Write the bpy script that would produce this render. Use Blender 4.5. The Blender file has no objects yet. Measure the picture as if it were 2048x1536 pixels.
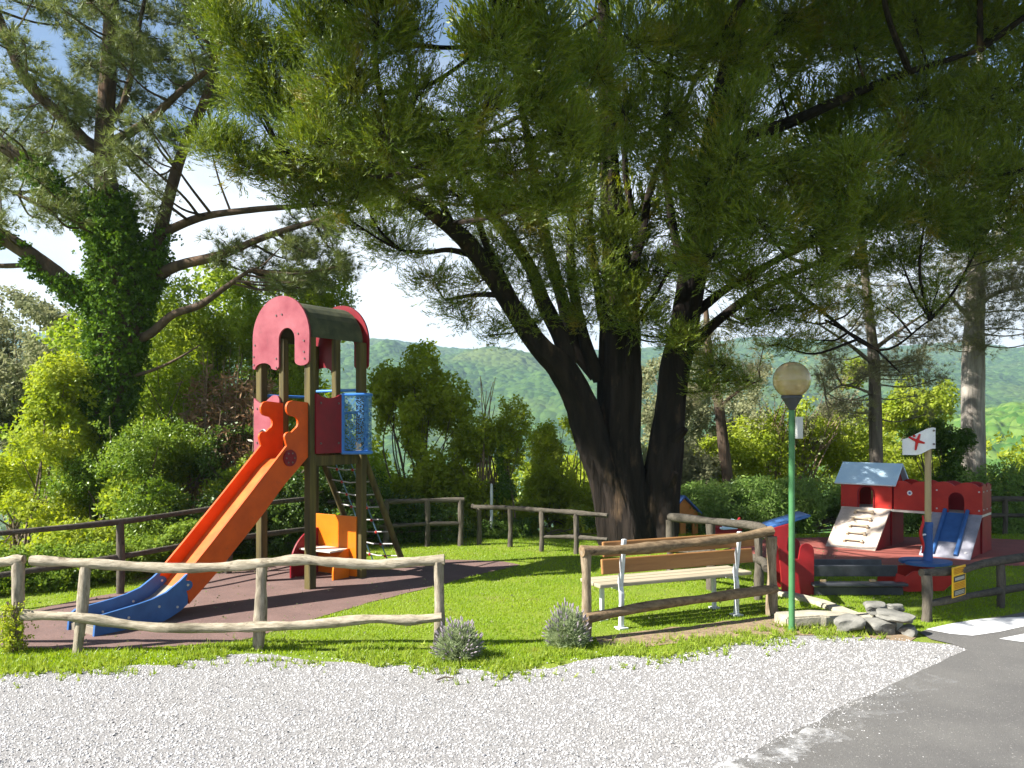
import bpy, bmesh, math, random
import numpy as np
from mathutils import Vector

random.seed(7)
RNG = np.random.default_rng(11)
R = math.radians
S = bpy.context.scene
COL = S.collection

# ------------------------------------------------------------------ camera, sky, sun, exposure
CAM_H, F_PX, HOR = 1.95, 1650.0, 848.0           # eye height, focal length and horizon row (2048 px wide photo)
cam_d = bpy.data.cameras.new('camera')
cam = bpy.data.objects.new('camera', cam_d)
COL.objects.link(cam)
cam.location = (0, 0, CAM_H)
cam.rotation_euler = (R(90), 0, 0)
cam_d.sensor_width = 36
cam_d.lens = 36 * F_PX / 2048
cam_d.shift_y = (HOR - 768) / 2048
cam_d.clip_end = 20000
S.camera = cam

SUN_EL = 41.0
SUN_DIR = Vector((-1.0, -0.34, 0)).normalized()   # horizontal direction towards the sun
SUN_VEC = Vector((SUN_DIR.x * math.cos(R(SUN_EL)), SUN_DIR.y * math.cos(R(SUN_EL)), math.sin(R(SUN_EL))))
sun_d = bpy.data.lights.new('sun', 'SUN')
sun_d.energy = 5.0
sun_d.angle = R(0.53)
sun_d.color = (1.0, 0.95, 0.86)
sun = bpy.data.objects.new('sun', sun_d)
COL.objects.link(sun)
sun.rotation_euler = (-SUN_VEC).to_track_quat('-Z', 'Y').to_euler()

W = bpy.data.worlds.new('World')
S.world = W
W.use_nodes = True
wn, wl = W.node_tree.nodes, W.node_tree.links
wn.clear()
w_out = wn.new('ShaderNodeOutputWorld')
w_bg = wn.new('ShaderNodeBackground')
w_bg.inputs['Strength'].default_value = 0.055
w_sky = wn.new('ShaderNodeTexSky')
w_sky.sky_type = 'NISHITA'
w_sky.sun_disc = False
w_sky.sun_elevation = R(SUN_EL)
w_sky.sun_rotation = math.atan2(SUN_VEC.x, SUN_VEC.y)
w_sky.altitude = 300
# white cloud, thicker towards the horizon, all the way round
w_tc = wn.new('ShaderNodeTexCoord')
w_map = wn.new('ShaderNodeMapping'); w_map.inputs['Scale'].default_value = (1.0, 1.0, 2.2)
w_noise = wn.new('ShaderNodeTexNoise')
w_noise.inputs['Scale'].default_value = 2.2
w_noise.inputs['Detail'].default_value = 7
w_sep = wn.new('ShaderNodeSeparateXYZ')
w_ramp = wn.new('ShaderNodeMapRange')
w_ramp.inputs['From Min'].default_value = 0.0; w_ramp.inputs['From Max'].default_value = 0.55
w_ramp.inputs['To Min'].default_value = 0.42; w_ramp.inputs['To Max'].default_value = -0.18
w_add = wn.new('ShaderNodeMath'); w_add.operation = 'ADD'
w_cov = wn.new('ShaderNodeMapRange')
w_cov.inputs['From Min'].default_value = 0.48; w_cov.inputs['From Max'].default_value = 0.72
w_mix = wn.new('ShaderNodeMix'); w_mix.data_type = 'RGBA'
w_mix.inputs['B'].default_value = (6.6, 6.9, 7.3, 1)
wl.new(w_tc.outputs['Generated'], w_map.inputs['Vector'])
wl.new(w_map.outputs['Vector'], w_noise.inputs['Vector'])
wl.new(w_tc.outputs['Generated'], w_sep.inputs['Vector'])
wl.new(w_sep.outputs['Z'], w_ramp.inputs['Value'])
wl.new(w_noise.outputs['Fac'], w_add.inputs[0]); wl.new(w_ramp.outputs['Result'], w_add.inputs[1])
wl.new(w_add.outputs['Value'], w_cov.inputs['Value'])
wl.new(w_cov.outputs['Result'], w_mix.inputs['Factor'])
wl.new(w_sky.outputs['Color'], w_mix.inputs['A'])
wl.new(w_mix.outputs['Result'], w_bg.inputs['Color'])
wl.new(w_bg.outputs['Background'], w_out.inputs['Surface'])

vs = S.view_settings
vs.view_transform = 'Standard'
vs.look = 'None'
vs.exposure = 1.7
vs.gamma = 1.0
vs.use_curve_mapping = False
S.render.engine = 'CYCLES'
cy = S.cycles
cy.max_bounces = 7; cy.diffuse_bounces = 3; cy.glossy_bounces = 3
cy.transmission_bounces = 5; cy.transparent_max_bounces = 8; cy.volume_bounces = 0
cy.caustics_reflective = False; cy.caustics_refractive = False
cy.use_denoising = True
try:
    cy.denoiser = 'OPENIMAGEDENOISE'
    cy.denoising_input_passes = 'RGB_ALBEDO_NORMAL'
    cy.denoising_prefilter = 'ACCURATE'
except Exception:
    pass

# ------------------------------------------------------------------ survey helpers: photo pixel + distance -> place
def P(px, py, d):
    return Vector(((px - 1024) / F_PX * d, d, CAM_H - (py - HOR) / F_PX * d))

def G(px, py, z=0.0):
    d = (CAM_H - z) * F_PX / (py - HOR)
    return Vector(((px - 1024) / F_PX * d, d, z))

# ------------------------------------------------------------------ materials
def new_mat(name):
    m = bpy.data.materials.new(name)
    m.use_nodes = True
    nt = m.node_tree
    b = nt.nodes.get('Principled BSDF')
    return m, nt, b

def noise_mix(nt, c1, c2, scale, detail=5, rough=0.6, lo=0.35, hi=0.65, vec=None, stretch=None, coord='Object'):
    n, l = nt.nodes, nt.links
    t = n.new('ShaderNodeTexNoise')
    t.inputs['Scale'].default_value = scale
    t.inputs['Detail'].default_value = detail
    t.inputs['Roughness'].default_value = rough
    if vec is None:
        tc = n.new('ShaderNodeTexCoord')
        vec = tc.outputs[coord]
    if stretch:
        mp = n.new('ShaderNodeMapping')
        mp.inputs['Scale'].default_value = stretch
        l.new(vec, mp.inputs['Vector'])
        vec = mp.outputs['Vector']
    l.new(vec, t.inputs['Vector'])
    mr = n.new('ShaderNodeMapRange')
    mr.inputs['From Min'].default_value = lo
    mr.inputs['From Max'].default_value = hi
    l.new(t.outputs['Fac'], mr.inputs['Value'])
    mx = n.new('ShaderNodeMix'); mx.data_type = 'RGBA'
    l.new(mr.outputs['Result'], mx.inputs['Factor'])
    for key, c in (('A', c1), ('B', c2)):
        if hasattr(c, 'is_output'):
            l.new(c, mx.inputs[key])
        else:
            mx.inputs[key].default_value = (*c, 1)
    return mx.outputs['Result'], t.outputs['Fac']

def bump(nt, b, height, strength=0.4, dist=0.01):
    bp = nt.nodes.new('ShaderNodeBump')
    bp.inputs['Strength'].default_value = strength
    bp.inputs['Distance'].default_value = dist
    nt.links.new(height, bp.inputs['Height'])
    nt.links.new(bp.outputs['Normal'], b.inputs['Normal'])

def mat_simple(name, c1, c2=None, scale=8, rough=0.6, bumps=0.0, bscale=None, stretch=None, metal=0.0, lo=0.35, hi=0.65, spec=None):
    m, nt, b = new_mat(name)
    c2 = c2 or tuple(x * 0.8 for x in c1)
    col, fac = noise_mix(nt, c1, c2, scale, stretch=stretch, lo=lo, hi=hi)
    col, _ = noise_mix(nt, col, tuple(q * .55 + .02 for q in c2), scale * 2.7, detail=9, rough=.75, lo=.58, hi=.80)
    nt.links.new(col, b.inputs['Base Color'])
    b.inputs['Roughness'].default_value = rough
    b.inputs['Metallic'].default_value = metal
    b.inputs['Specular IOR Level'].default_value = .3
    if spec is not None:
        b.inputs['Specular IOR Level'].default_value = spec
    if bumps:
        _, f2 = noise_mix(nt, (0, 0, 0), (1, 1, 1), bscale or scale * 6, stretch=stretch)
        bump(nt, b, f2, bumps, 0.01)
    return m

def mat_leaf(name, c1, c2, trans=0.45, rough=0.6, gloss=0.12, patch=None, patch_scale=1.0, plo=0.55, phi=0.7):
    """leaf: colour between c1 and c2 leaf by leaf, part of the light shines through"""
    m = bpy.data.materials.new(name)
    m.use_nodes = True
    nt = m.node_tree; n, l = nt.nodes, nt.links
    n.clear()
    out = n.new('ShaderNodeOutputMaterial')
    geo = n.new('ShaderNodeNewGeometry')
    at = n.new('ShaderNodeAttribute'); at.attribute_name = 'tint'
    ad = n.new('ShaderNodeMath'); ad.operation = 'MULTIPLY_ADD'
    ad.inputs[1].default_value = 0.45
    l.new(geo.outputs['Random Per Island'], ad.inputs[0])
    m2 = n.new('ShaderNodeMath'); m2.operation = 'MULTIPLY'; m2.inputs[1].default_value = 0.55
    l.new(at.outputs['Fac'], m2.inputs[0]); l.new(m2.outputs[0], ad.inputs[2])
    mx = n.new('ShaderNodeMix'); mx.data_type = 'RGBA'
    mx.inputs['A'].default_value = (*c1, 1); mx.inputs['B'].default_value = (*c2, 1)
    l.new(ad.outputs[0], mx.inputs['Factor'])
    col = mx.outputs['Result']
    if patch:
        col, _ = noise_mix(nt, col, patch, patch_scale, lo=plo, hi=phi)
    df = n.new('ShaderNodeBsdfDiffuse'); tr = n.new('ShaderNodeBsdfTranslucent')
    gl = n.new('ShaderNodeBsdfGlossy'); gl.inputs['Roughness'].default_value = rough
    gl.inputs['Color'].default_value = (0.8, 0.85, 0.8, 1)
    l.new(col, df.inputs['Color'])
    hs = n.new('ShaderNodeHueSaturation')
    hs.inputs['Hue'].default_value = 0.49; hs.inputs['Saturation'].default_value = 1.1; hs.inputs['Value'].default_value = 1.25
    l.new(col, hs.inputs['Color']); l.new(hs.outputs['Color'], tr.inputs['Color'])
    a = n.new('ShaderNodeMixShader'); a.inputs['Fac'].default_value = trans
    l.new(df.outputs[0], a.inputs[1]); l.new(tr.outputs[0], a.inputs[2])
    fr = n.new('ShaderNodeFresnel'); fr.inputs['IOR'].default_value = 1.33
    fm = n.new('ShaderNodeMath'); fm.operation = 'MULTIPLY'; fm.inputs[1].default_value = gloss
    l.new(fr.outputs[0], fm.inputs[0])
    g = n.new('ShaderNodeMixShader')
    l.new(fm.outputs[0], g.inputs['Fac']); l.new(a.outputs[0], g.inputs[1]); l.new(gl.outputs[0], g.inputs[2])
    l.new(g.outputs[0], out.inputs['Surface'])
    return m

def mat_bark(name, c1, c2, c3, scale=6.0, strength=0.9):
    m, nt, b = new_mat(name)
    col, f = noise_mix(nt, c1, c2, scale, stretch=(1, 1, 0.14), detail=8)
    col, _ = noise_mix(nt, col, c3, scale * 0.5, lo=0.58, hi=0.75, stretch=(1, 1, 0.4))
    nt.links.new(col, b.inputs['Base Color'])
    b.inputs['Roughness'].default_value = 0.95
    b.inputs['Specular IOR Level'].default_value = 0.15
    _, f2 = noise_mix(nt, (0, 0, 0), (1, 1, 1), scale * 2.2, stretch=(1, 1, 0.1), detail=8)
    bump(nt, b, f2, strength, 0.04)
    return m

def mat_log(name, c1, c2, c3, stretch):
    m, nt, b = new_mat(name)
    col, f = noise_mix(nt, c1, c2, 34, stretch=stretch, detail=8, rough=.7, lo=.38, hi=.66)
    col, _ = noise_mix(nt, col, c3, 11, lo=0.60, hi=0.72, stretch=tuple(.5 + .5 * q for q in stretch))
    col, _ = noise_mix(nt, col, tuple(q * .75 for q in c2), 2.2, lo=0.52, hi=0.75)
    nt.links.new(col, b.inputs['Base Color'])
    b.inputs['Roughness'].default_value = 0.9
    b.inputs['Specular IOR Level'].default_value = 0.2
    bump(nt, b, f, 0.8, 0.012)
    return m

M = {}
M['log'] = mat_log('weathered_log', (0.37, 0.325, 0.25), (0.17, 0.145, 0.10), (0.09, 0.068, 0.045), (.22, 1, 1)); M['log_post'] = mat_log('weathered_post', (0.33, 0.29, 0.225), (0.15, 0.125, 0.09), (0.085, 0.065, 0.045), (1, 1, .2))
M['log_dark'] = mat_log('shade_dark_log', (0.10, 0.088, 0.07), (0.045, 0.04, 0.032), (0.025, 0.022, 0.017), (.22, 1, 1)); M['log_dark_post'] = mat_log('shade_dark_post', (0.12, 0.105, 0.083), (0.055, 0.046, 0.037), (0.028, 0.024, 0.019), (1, 1, .2))  # shade on the rear fences is darkened into this log colour
M['log_brown'] = mat_log('brown_log', (0.24, 0.17, 0.10), (0.10, 0.068, 0.04), (0.045, 0.03, 0.02), (.22, 1, 1)); M['log_brown_post'] = mat_log('brown_post', (0.29, 0.23, 0.16), (0.13, 0.095, 0.06), (0.06, 0.045, 0.03), (1, 1, .2))
M['gravelstone'] = None
M['cypress_bark'] = mat_bark('cypress_bark', (0.028, 0.021, 0.017), (0.009, 0.0075, 0.0065), (0.10, 0.066, 0.042), scale=7, strength=1.0)
M['pine_bark'] = mat_bark('pine_bark', (0.12, 0.085, 0.06), (0.05, 0.037, 0.03), (0.20, 0.12, 0.08))
M['pale_bark'] = mat_bark('pale_bark', (0.34, 0.31, 0.27), (0.15, 0.13, 0.115), (0.42, 0.39, 0.35), scale=9)
M['grey_bark'] = mat_bark('grey_bark', (0.20, 0.17, 0.14), (0.09, 0.075, 0.065), (0.26, 0.22, 0.18), scale=9)
M['cypress_leaf'] = mat_leaf('cypress_scale_leaf', (0.045, 0.105, 0.014), (0.235, 0.275, 0.032), 0.28, patch=(0.30, 0.22, 0.03), patch_scale=1.6, plo=0.56, phi=0.72)
M['cypress_young'] = mat_leaf('cypress_young_leaf', (0.05, 0.14, 0.03), (0.12, 0.23, 0.05), 0.38)
M['pine_leaf'] = mat_leaf('pine_needle', (0.065, 0.105, 0.03), (0.21, 0.235, 0.075), 0.36)
M['pine_pale'] = mat_leaf('pale_pine_needle', (0.13, 0.15, 0.07), (0.34, 0.30, 0.17), 0.3)
M['ivy'] = mat_leaf('ivy_leaf', (0.035, 0.09, 0.013), (0.15, 0.25, 0.035), 0.36, gloss=0.12, rough=0.6)
M['leaf_mid'] = mat_leaf('shrub_leaf', (0.09, 0.175, 0.02), (0.25, 0.33, 0.05), 0.42)
M['leaf_bright'] = mat_leaf('bright_shrub_leaf', (0.14, 0.235, 0.022), (0.36, 0.43, 0.065), 0.48)
M['leaf_dark'] = mat_leaf('dark_shrub_leaf', (0.04, 0.09, 0.016), (0.13, 0.20, 0.035), 0.38)  # darker green than the plain shrub leaf
M['leaf_yellow'] = mat_leaf('yellow_green_leaf', (0.20, 0.28, 0.025), (0.38, 0.42, 0.06), 0.5)
M['leaf_olive'] = mat_leaf('olive_leaf', (0.15, 0.17, 0.085), (0.30, 0.30, 0.17), 0.35)
M['leaf_hedge'] = mat_leaf('hedge_leaf', (0.10, 0.20, 0.035), (0.30, 0.40, 0.11), 0.38, gloss=0.2, rough=0.5)
M['leaf_dry'] = mat_leaf('dry_leaf', (0.22, 0.13, 0.07), (0.36, 0.24, 0.14), 0.3)
M['twig'] = mat_simple('twig_bark', (0.17, 0.13, 0.09), (0.08, 0.06, 0.045), 20, 0.9)
M['twig_pale'] = mat_simple('pale_twig_bark', (0.26, 0.19, 0.13), (0.14, 0.10, 0.07), 20, 0.9)
M['grass'] = mat_leaf('grass_blade', (0.18, 0.30, 0.016), (0.32, 0.43, 0.034), 0.45, patch=(0.34, 0.31, 0.09), patch_scale=1.1, plo=.60, phi=.78)
M['weed'] = mat_leaf('weed_blade', (0.18, 0.30, 0.025), (0.36, 0.42, 0.07), 0.45)
M['lavender_leaf'] = mat_leaf('lavender_leaf', (0.20, 0.27, 0.12), (0.38, 0.43, 0.25), 0.3)
M['lavender_flower'] = mat_leaf('lavender_flower', (0.27, 0.23, 0.27), (0.42, 0.38, 0.40), 0.2)
M['orange'] = mat_simple('orange_plastic', (0.58, 0.078, 0.003), (0.46, 0.058, 0.002), 5, 0.5)
M['amber'] = mat_simple('amber_plastic', (0.66, 0.17, 0.008), (0.58, 0.135, 0.006), 3, 0.4)
M['blue'] = mat_simple('blue_plastic', (0.042, 0.125, 0.33), (0.028, 0.09, 0.25), 5, 0.5)
M['blue_bar'] = mat_simple('blue_paint', (0.05, 0.20, 0.60), (0.04, 0.16, 0.5), 3, 0.4)
M['bed'] = mat_simple('worn_steel_bed', (0.50, 0.46, 0.36), (0.36, 0.32, 0.26), 5, 0.35, metal=0.6)
M['bed_orange'] = mat_simple('worn_orange_bed', (0.58, 0.13, 0.025), (0.45, 0.085, 0.015), 5, 0.4)
M['pink'] = mat_simple('faded_pink_panel', (0.30, 0.085, 0.105), (0.185, 0.03, 0.047), 3, 0.7, lo=0.3, hi=0.7)
M['crimson'] = mat_simple('crimson_panel', (0.20, 0.004, 0.013), (0.14, 0.003, 0.009), 5, 0.5)
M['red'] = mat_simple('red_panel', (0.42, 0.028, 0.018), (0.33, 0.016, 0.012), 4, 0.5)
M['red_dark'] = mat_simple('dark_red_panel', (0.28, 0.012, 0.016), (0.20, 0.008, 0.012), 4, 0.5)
M['tower_wood'] = mat_simple('impregnated_timber', (0.115, 0.09, 0.028), (0.04, 0.033, 0.015), 14, 0.8, 0.4, 40, stretch=(1, 1, 0.08))
M['roof_sheet'] = mat_simple('mossy_roof_sheet', (0.075, 0.08, 0.045), (0.035, 0.042, 0.026), 6, 0.8, 0.3, 30)
M['bolt'] = mat_simple('bolt_cap', (0.16, 0.12, 0.12), (0.08, 0.06, 0.06), 20, 0.4)
M['bolt_pale'] = mat_simple('pale_bolt_cap', (0.55, 0.55, 0.55), (0.4, 0.4, 0.4), 20, 0.35)
M['shelf'] = mat_simple('pale_board', (0.62, 0.57, 0.50), (0.5, 0.45, 0.4), 9, 0.5)
M['rope'] = mat_simple('braided_rope', (0.55, 0.53, 0.5), (0.35, 0.34, 0.33), 40, 0.8)
M['rope_blue'] = mat_simple('blue_rope', (0.18, 0.32, 0.42), (0.1, 0.2, 0.28), 40, 0.8)
M['white_metal'] = mat_simple('white_painted_steel', (0.60, 0.63, 0.66), (0.48, 0.51, 0.54), 10, 0.4)
M['bench_wood'] = mat_simple('bench_timber', (0.34, 0.17, 0.06), (0.22, 0.10, 0.035), 8, 0.6, 0.2, 40, stretch=(0.1, 1, 1))
M['bench_pale'] = mat_simple('bleached_bench_timber', (0.40, 0.355, 0.26), (0.28, 0.245, 0.175), 8, 0.65, 0.2, 40, stretch=(0.1, 1, 1))
M['green_pole'] = mat_simple('green_painted_pole', (0.065, 0.19, 0.075), (0.045, 0.145, 0.055), 6, 0.4)
M['dark_metal'] = mat_simple('dark_grey_metal', (0.05, 0.055, 0.065), (0.035, 0.04, 0.05), 10, 0.5)
M['sign_box'] = mat_simple('pale_plate', (0.55, 0.55, 0.52), (0.45, 0.46, 0.43), 12, 0.4)
M['sign_print'] = mat_simple('olive_print', (0.45, 0.42, 0.14), (0.35, 0.34, 0.16), 30, 0.5)
M['light_blue'] = mat_simple('light_blue_roof', (0.55, 0.70, 0.82), (0.45, 0.62, 0.78), 4, 0.45)
M['navy'] = mat_simple('blue_roof', (0.06, 0.13, 0.36), (0.04, 0.10, 0.28), 4, 0.6)
M['ramp'] = mat_simple('worn_plywood_ramp', (0.56, 0.48, 0.40), (0.38, 0.31, 0.26), 5, 0.7, 0.2, 40)
M['ramp_grey'] = mat_simple('grey_ramp', (0.30, 0.30, 0.35), (0.20, 0.20, 0.24), 5, 0.6)
M['rung'] = mat_simple('rung_wood', (0.55, 0.48, 0.36), (0.38, 0.31, 0.22), 12, 0.7)
M['dark_plank'] = mat_simple('dark_plank', (0.07, 0.075, 0.085), (0.04, 0.042, 0.05), 9, 0.35)
M['mast'] = mat_simple('mast_timber', (0.52, 0.40, 0.22), (0.30, 0.21, 0.10), 18, 0.7, 0.2, 40, stretch=(1, 1, 0.05))
M['flag'] = mat_simple('white_plastic_flag', (0.78, 0.78, 0.78), (0.68, 0.68, 0.70), 5, 0.45)
M['mark_red'] = mat_simple('red_mark', (0.55, 0.02, 0.02), (0.45, 0.015, 0.015), 5, 0.5)
M['stone'] = mat_simple('grey_field_stone', (0.21, 0.205, 0.185), (0.095, 0.095, 0.085), 5, 0.9, 0.8, 22)
M['concrete'] = mat_simple('weathered_concrete', (0.42, 0.38, 0.30), (0.28, 0.26, 0.20), 5, 0.95, 0.5, 40)
M['yellow_sign'] = mat_simple('yellow_sign', (0.72, 0.42, 0.015), (0.62, 0.36, 0.012), 6, 0.5)
M['sign_black'] = mat_simple('black_print', (0.045, 0.045, 0.04), (0.035, 0.035, 0.03), 6, 0.5)
M['sign_rule'] = mat_simple('ochre_print', (0.50, 0.22, 0.01), (0.45, 0.2, 0.01), 6, 0.5)
M['sign_pale'] = mat_simple('pale_print', (0.42, 0.41, 0.34), (0.35, 0.35, 0.3), 6, 0.5)
M['house_orange'] = mat_simple('brown_orange_panel', (0.50, 0.20, 0.04), (0.38, 0.14, 0.03), 5, 0.55)

def mat_globe():
    m, nt, b = new_mat('smoked_globe')
    w = nt.nodes.new('ShaderNodeTexWave'); w.wave_type = 'BANDS'; w.bands_direction = 'Z'
    tc = nt.nodes.new('ShaderNodeTexCoord')
    w.inputs['Scale'].default_value = 7.0; w.inputs['Distortion'].default_value = 1.2
    nt.links.new(tc.outputs['Object'], w.inputs['Vector'])
    bump(nt, b, w.outputs['Fac'], 0.14, 0.01)
    col, _ = noise_mix(nt, (0.56, 0.42, 0.17), (0.66, 0.54, 0.30), 6)
    nt.links.new(col, b.inputs['Base Color'])
    b.inputs['Roughness'].default_value = 0.16
    b.inputs['Transmission Weight'].default_value = 0.5
    b.inputs['IOR'].default_value = 1.2
    b.inputs['Coat Weight'].default_value = 0.6
    b.inputs['Coat Roughness'].default_value = 0.05
    return m
M['globe'] = mat_globe()

def mat_mesh_panel():
    m = bpy.data.materials.new('perforated_blue_sheet')
    m.use_nodes = True
    nt = m.node_tree; n, l = nt.nodes, nt.links
    n.clear()
    out = n.new('ShaderNodeOutputMaterial')
    d = n.new('ShaderNodeBsdfDiffuse'); d.inputs['Color'].default_value = (0.08, 0.20, 0.40, 1)
    t = n.new('ShaderNodeBsdfTransparent')
    tc = n.new('ShaderNodeTexCoord')
    v = n.new('ShaderNodeTexVoronoi'); v.inputs['Scale'].default_value = 60
    l.new(tc.outputs['Object'], v.inputs['Vector'])
    g = n.new('ShaderNodeMath'); g.operation = 'GREATER_THAN'; g.inputs[1].default_value = 0.5
    l.new(v.outputs['Distance'], g.inputs[0])
    mx = n.new('ShaderNodeMixShader')
    l.new(g.outputs[0], mx.inputs['Fac']); l.new(t.outputs[0], mx.inputs[1]); l.new(d.outputs[0], mx.inputs[2])
    l.new(mx.outputs[0], out.inputs['Surface'])
    return m
M['mesh_panel'] = mat_mesh_panel()

# ------------------------------------------------------------------ object helpers
def tag(o, label=None, cat=None, group=None, kind=None):
    if label: o['label'] = label
    if cat: o['category'] = cat
    if group: o['group'] = group
    if kind: o['kind'] = kind
    return o

def empty(name, label, cat, loc=(0, 0, 0), rz=0.0, group=None):
    o = bpy.data.objects.new(name, None)
    COL.objects.link(o)
    o.empty_display_size = 0.2
    o.location = loc
    o.rotation_euler = (0, 0, rz)
    return tag(o, label, cat, group)

def link_mesh(name, me, mat, parent=None, smooth=False):
    o = bpy.data.objects.new(name, me)
    COL.objects.link(o)
    if mat: me.materials.append(mat)
    if parent: o.parent = parent
    if smooth:
        me.polygons.foreach_set('use_smooth', np.ones(len(me.polygons), dtype=bool))
    return o

class Bolts:
    """each bolt cap becomes an object of its own"""
    def __init__(s): s.l = []
    def tube(s, pts, rad, n=8):
        s.l.append((pts, rad, n)); return s
    def build(s, name, mat, parent=None):
        for pts, rad, n in s.l: MB().tube(pts, rad, n).build(name, mat, parent)

class MB:
    """collects shapes and links them as one mesh"""
    def __init__(s): s.v = []; s.f = []
    def add(s, vs, fs):
        k = len(s.v)
        s.v += [tuple(x) for x in vs]
        s.f += [tuple(i + k for i in f) for f in fs]
        return s
    def box(s, c, d, rz=0.0, rx=0.0, ry=0.0, bev=0.0):
        from mathutils import Euler
        e = Euler((rx, ry, rz)).to_matrix()
        hx, hy, hz = d[0] / 2, d[1] / 2, d[2] / 2
        if bev <= 0:
            pts = [(x, y, z) for x in (-hx, hx) for y in (-hy, hy) for z in (-hz, hz)]
            fs = [(0, 1, 3, 2), (4, 6, 7, 5), (0, 4, 5, 1), (2, 3, 7, 6), (0, 2, 6, 4), (1, 5, 7, 3)]
            s.add([e @ Vector(p) + Vector(c) for p in pts], fs)
        else:
            bm = bmesh.new()
            bmesh.ops.create_cube(bm, size=1)
            bmesh.ops.scale(bm, vec=d, verts=bm.verts)
            bmesh.ops.bevel(bm, geom=bm.edges[:], offset=bev, segments=2, affect='EDGES', profile=0.6)
            bm.verts.index_update()
            s.add([e @ v.co + Vector(c) for v in bm.verts], [[v.index for v in f.verts] for f in bm.faces])
            bm.free()
        return s
    def tube(s, pts, rad, n=8, cap=True, wob=0.0, seed=0, ridge=0.0):
        pts = [Vector(p) for p in pts]
        m = len(pts)
        if not hasattr(rad, '__len__'): rad = [rad] * m
        rg = random.Random(seed)
        ph = [rg.uniform(0, 6.28) for _ in range(6)]
        up = Vector((0, 0, 1))
        t0 = (pts[1] - pts[0]).normalized()
        a = t0.cross(up)
        if a.length < 0.1: a = t0.cross(Vector((0, 1, 0)))
        a.normalize()
        vs = []
        for i, p in enumerate(pts):
            t = (pts[min(i + 1, m - 1)] - pts[max(i - 1, 0)]).normalized()
            a = (a - t * a.dot(t)).normalized()
            b = t.cross(a)
            for j in range(n):
                an = 2 * math.pi * j / n
                r = rad[i]
                if wob: r *= 1 + wob * (rg.uniform(-1, 1) * 0.5 + math.sin(an * 2 + ph[0] + i * 0.7) * 0.5)
                if ridge: r *= 1 + ridge * (math.sin(an * 5 + ph[1] + i * .12) * .5 + math.sin(an * 9 + ph[2] - i * .17) * .35 + math.sin(an * 3 + ph[3]) * .5)
                vs.append(p + a * (math.cos(an) * r) + b * (math.sin(an) * r))
        fs = [(i * n + j, i * n + (j + 1) % n, (i + 1) * n + (j + 1) % n, (i + 1) * n + j) for i in range(m - 1) for j in range(n)]
        if cap:
            fs.append(tuple(range(n - 1, -1, -1)))
            fs.append(tuple((m - 1) * n + j for j in range(n)))
        return s.add(vs, fs)
    def prism(s, poly, th, fn):
        """poly: 2D outline, th: (t0, t1) thickness range, fn(u, v, t) -> 3D"""
        k = len(poly)
        vs = [fn(u, v, th[0]) for u, v in poly] + [fn(u, v, th[1]) for u, v in poly]
        fs = [tuple(range(k - 1, -1, -1)), tuple(range(k, 2 * k))]
        fs += [(i, (i + 1) % k, k + (i + 1) % k, k + i) for i in range(k)]
        return s.add(vs, fs)
    def lathe(s, prof, c=(0, 0, 0), n=24):
        vs = []
        for r, z in prof:
            for j in range(n):
                an = 2 * math.pi * j / n
                vs.append((c[0] + r * math.cos(an), c[1] + r * math.sin(an), c[2] + z))
        m = len(prof)
        fs = [(i * n + j, i * n + (j + 1) % n, (i + 1) * n + (j + 1) % n, (i + 1) * n + j) for i in range(m - 1) for j in range(n)]
        fs.append(tuple(range(n - 1, -1, -1))); fs.append(tuple((m - 1) * n + j for j in range(n)))
        return s.add(vs, fs)
    def build(s, name, mat, parent=None, smooth=False, fix=True, bevel=0.0, xf=None):
        me = bpy.data.meshes.new(name)
        vs = s.v if xf is None else [tuple(xf(v)) for v in s.v]
        me.from_pydata(vs, [], s.f)
        if fix or bevel:
            bm = bmesh.new(); bm.from_mesh(me)
            bmesh.ops.recalc_face_normals(bm, faces=bm.faces)
            if bevel:
                es = [e for e in bm.edges if len(e.link_faces) == 2 and e.calc_face_angle(0) > 0.6]
                bmesh.ops.bevel(bm, geom=es, offset=bevel, segments=2, affect='EDGES', clamp_overlap=True)
            bm.to_mesh(me); bm.free()
        o = link_mesh(name, me, mat, parent, smooth)
        if smooth and bevel == 0.0:
            try: me.set_sharp_from_angle(angle=R(45))
            except Exception: pass
        return o

def smooth_path(pts, k=6):
    """Catmull-Rom through points; the points may carry a radius as 4th value"""
    pts = [np.array(p, float) for p in pts]
    q = [2 * pts[0] - pts[1]] + pts + [2 * pts[-1] - pts[-2]]
    out = []
    for i in range(1, len(q) - 2):
        for j in range(k):
            t = j / k
            a, b, c, d = q[i - 1], q[i], q[i + 1], q[i + 2]
            out.append(0.5 * (2 * b + (c - a) * t + (2 * a - 5 * b + 4 * c - d) * t * t + (3 * b - a - 3 * c + d) * t ** 3))
    out.append(pts[-1])
    return np.array(out)

def np_mesh(name, verts, faces, mat, parent=None, tint=None, smooth=False):
    """verts (N,3), faces (F,k) numpy -> mesh object, fast"""
    me = bpy.data.meshes.new(name)
    n, f, k = len(verts), len(faces), faces.shape[1]
    me.vertices.add(n)
    me.vertices.foreach_set('co', np.ascontiguousarray(verts, dtype=np.float32).ravel())
    me.loops.add(f * k)
    me.loops.foreach_set('vertex_index', np.ascontiguousarray(faces, dtype=np.int32).ravel())
    me.polygons.add(f)
    me.polygons.foreach_set('loop_start', np.arange(0, f * k, k, dtype=np.int32))
    me.polygons.foreach_set('loop_total', np.full(f, k, dtype=np.int32))
    if tint is not None:
        at = me.attributes.new('tint', 'FLOAT', 'POINT')
        at.data.foreach_set('value', np.ascontiguousarray(tint, dtype=np.float32))
    me.update(calc_edges=True)
    return link_mesh(name, me, mat, parent, smooth)

def unit(a):
    return a / np.maximum(np.linalg.norm(a, axis=-1, keepdims=True), 1e-9)

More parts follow.
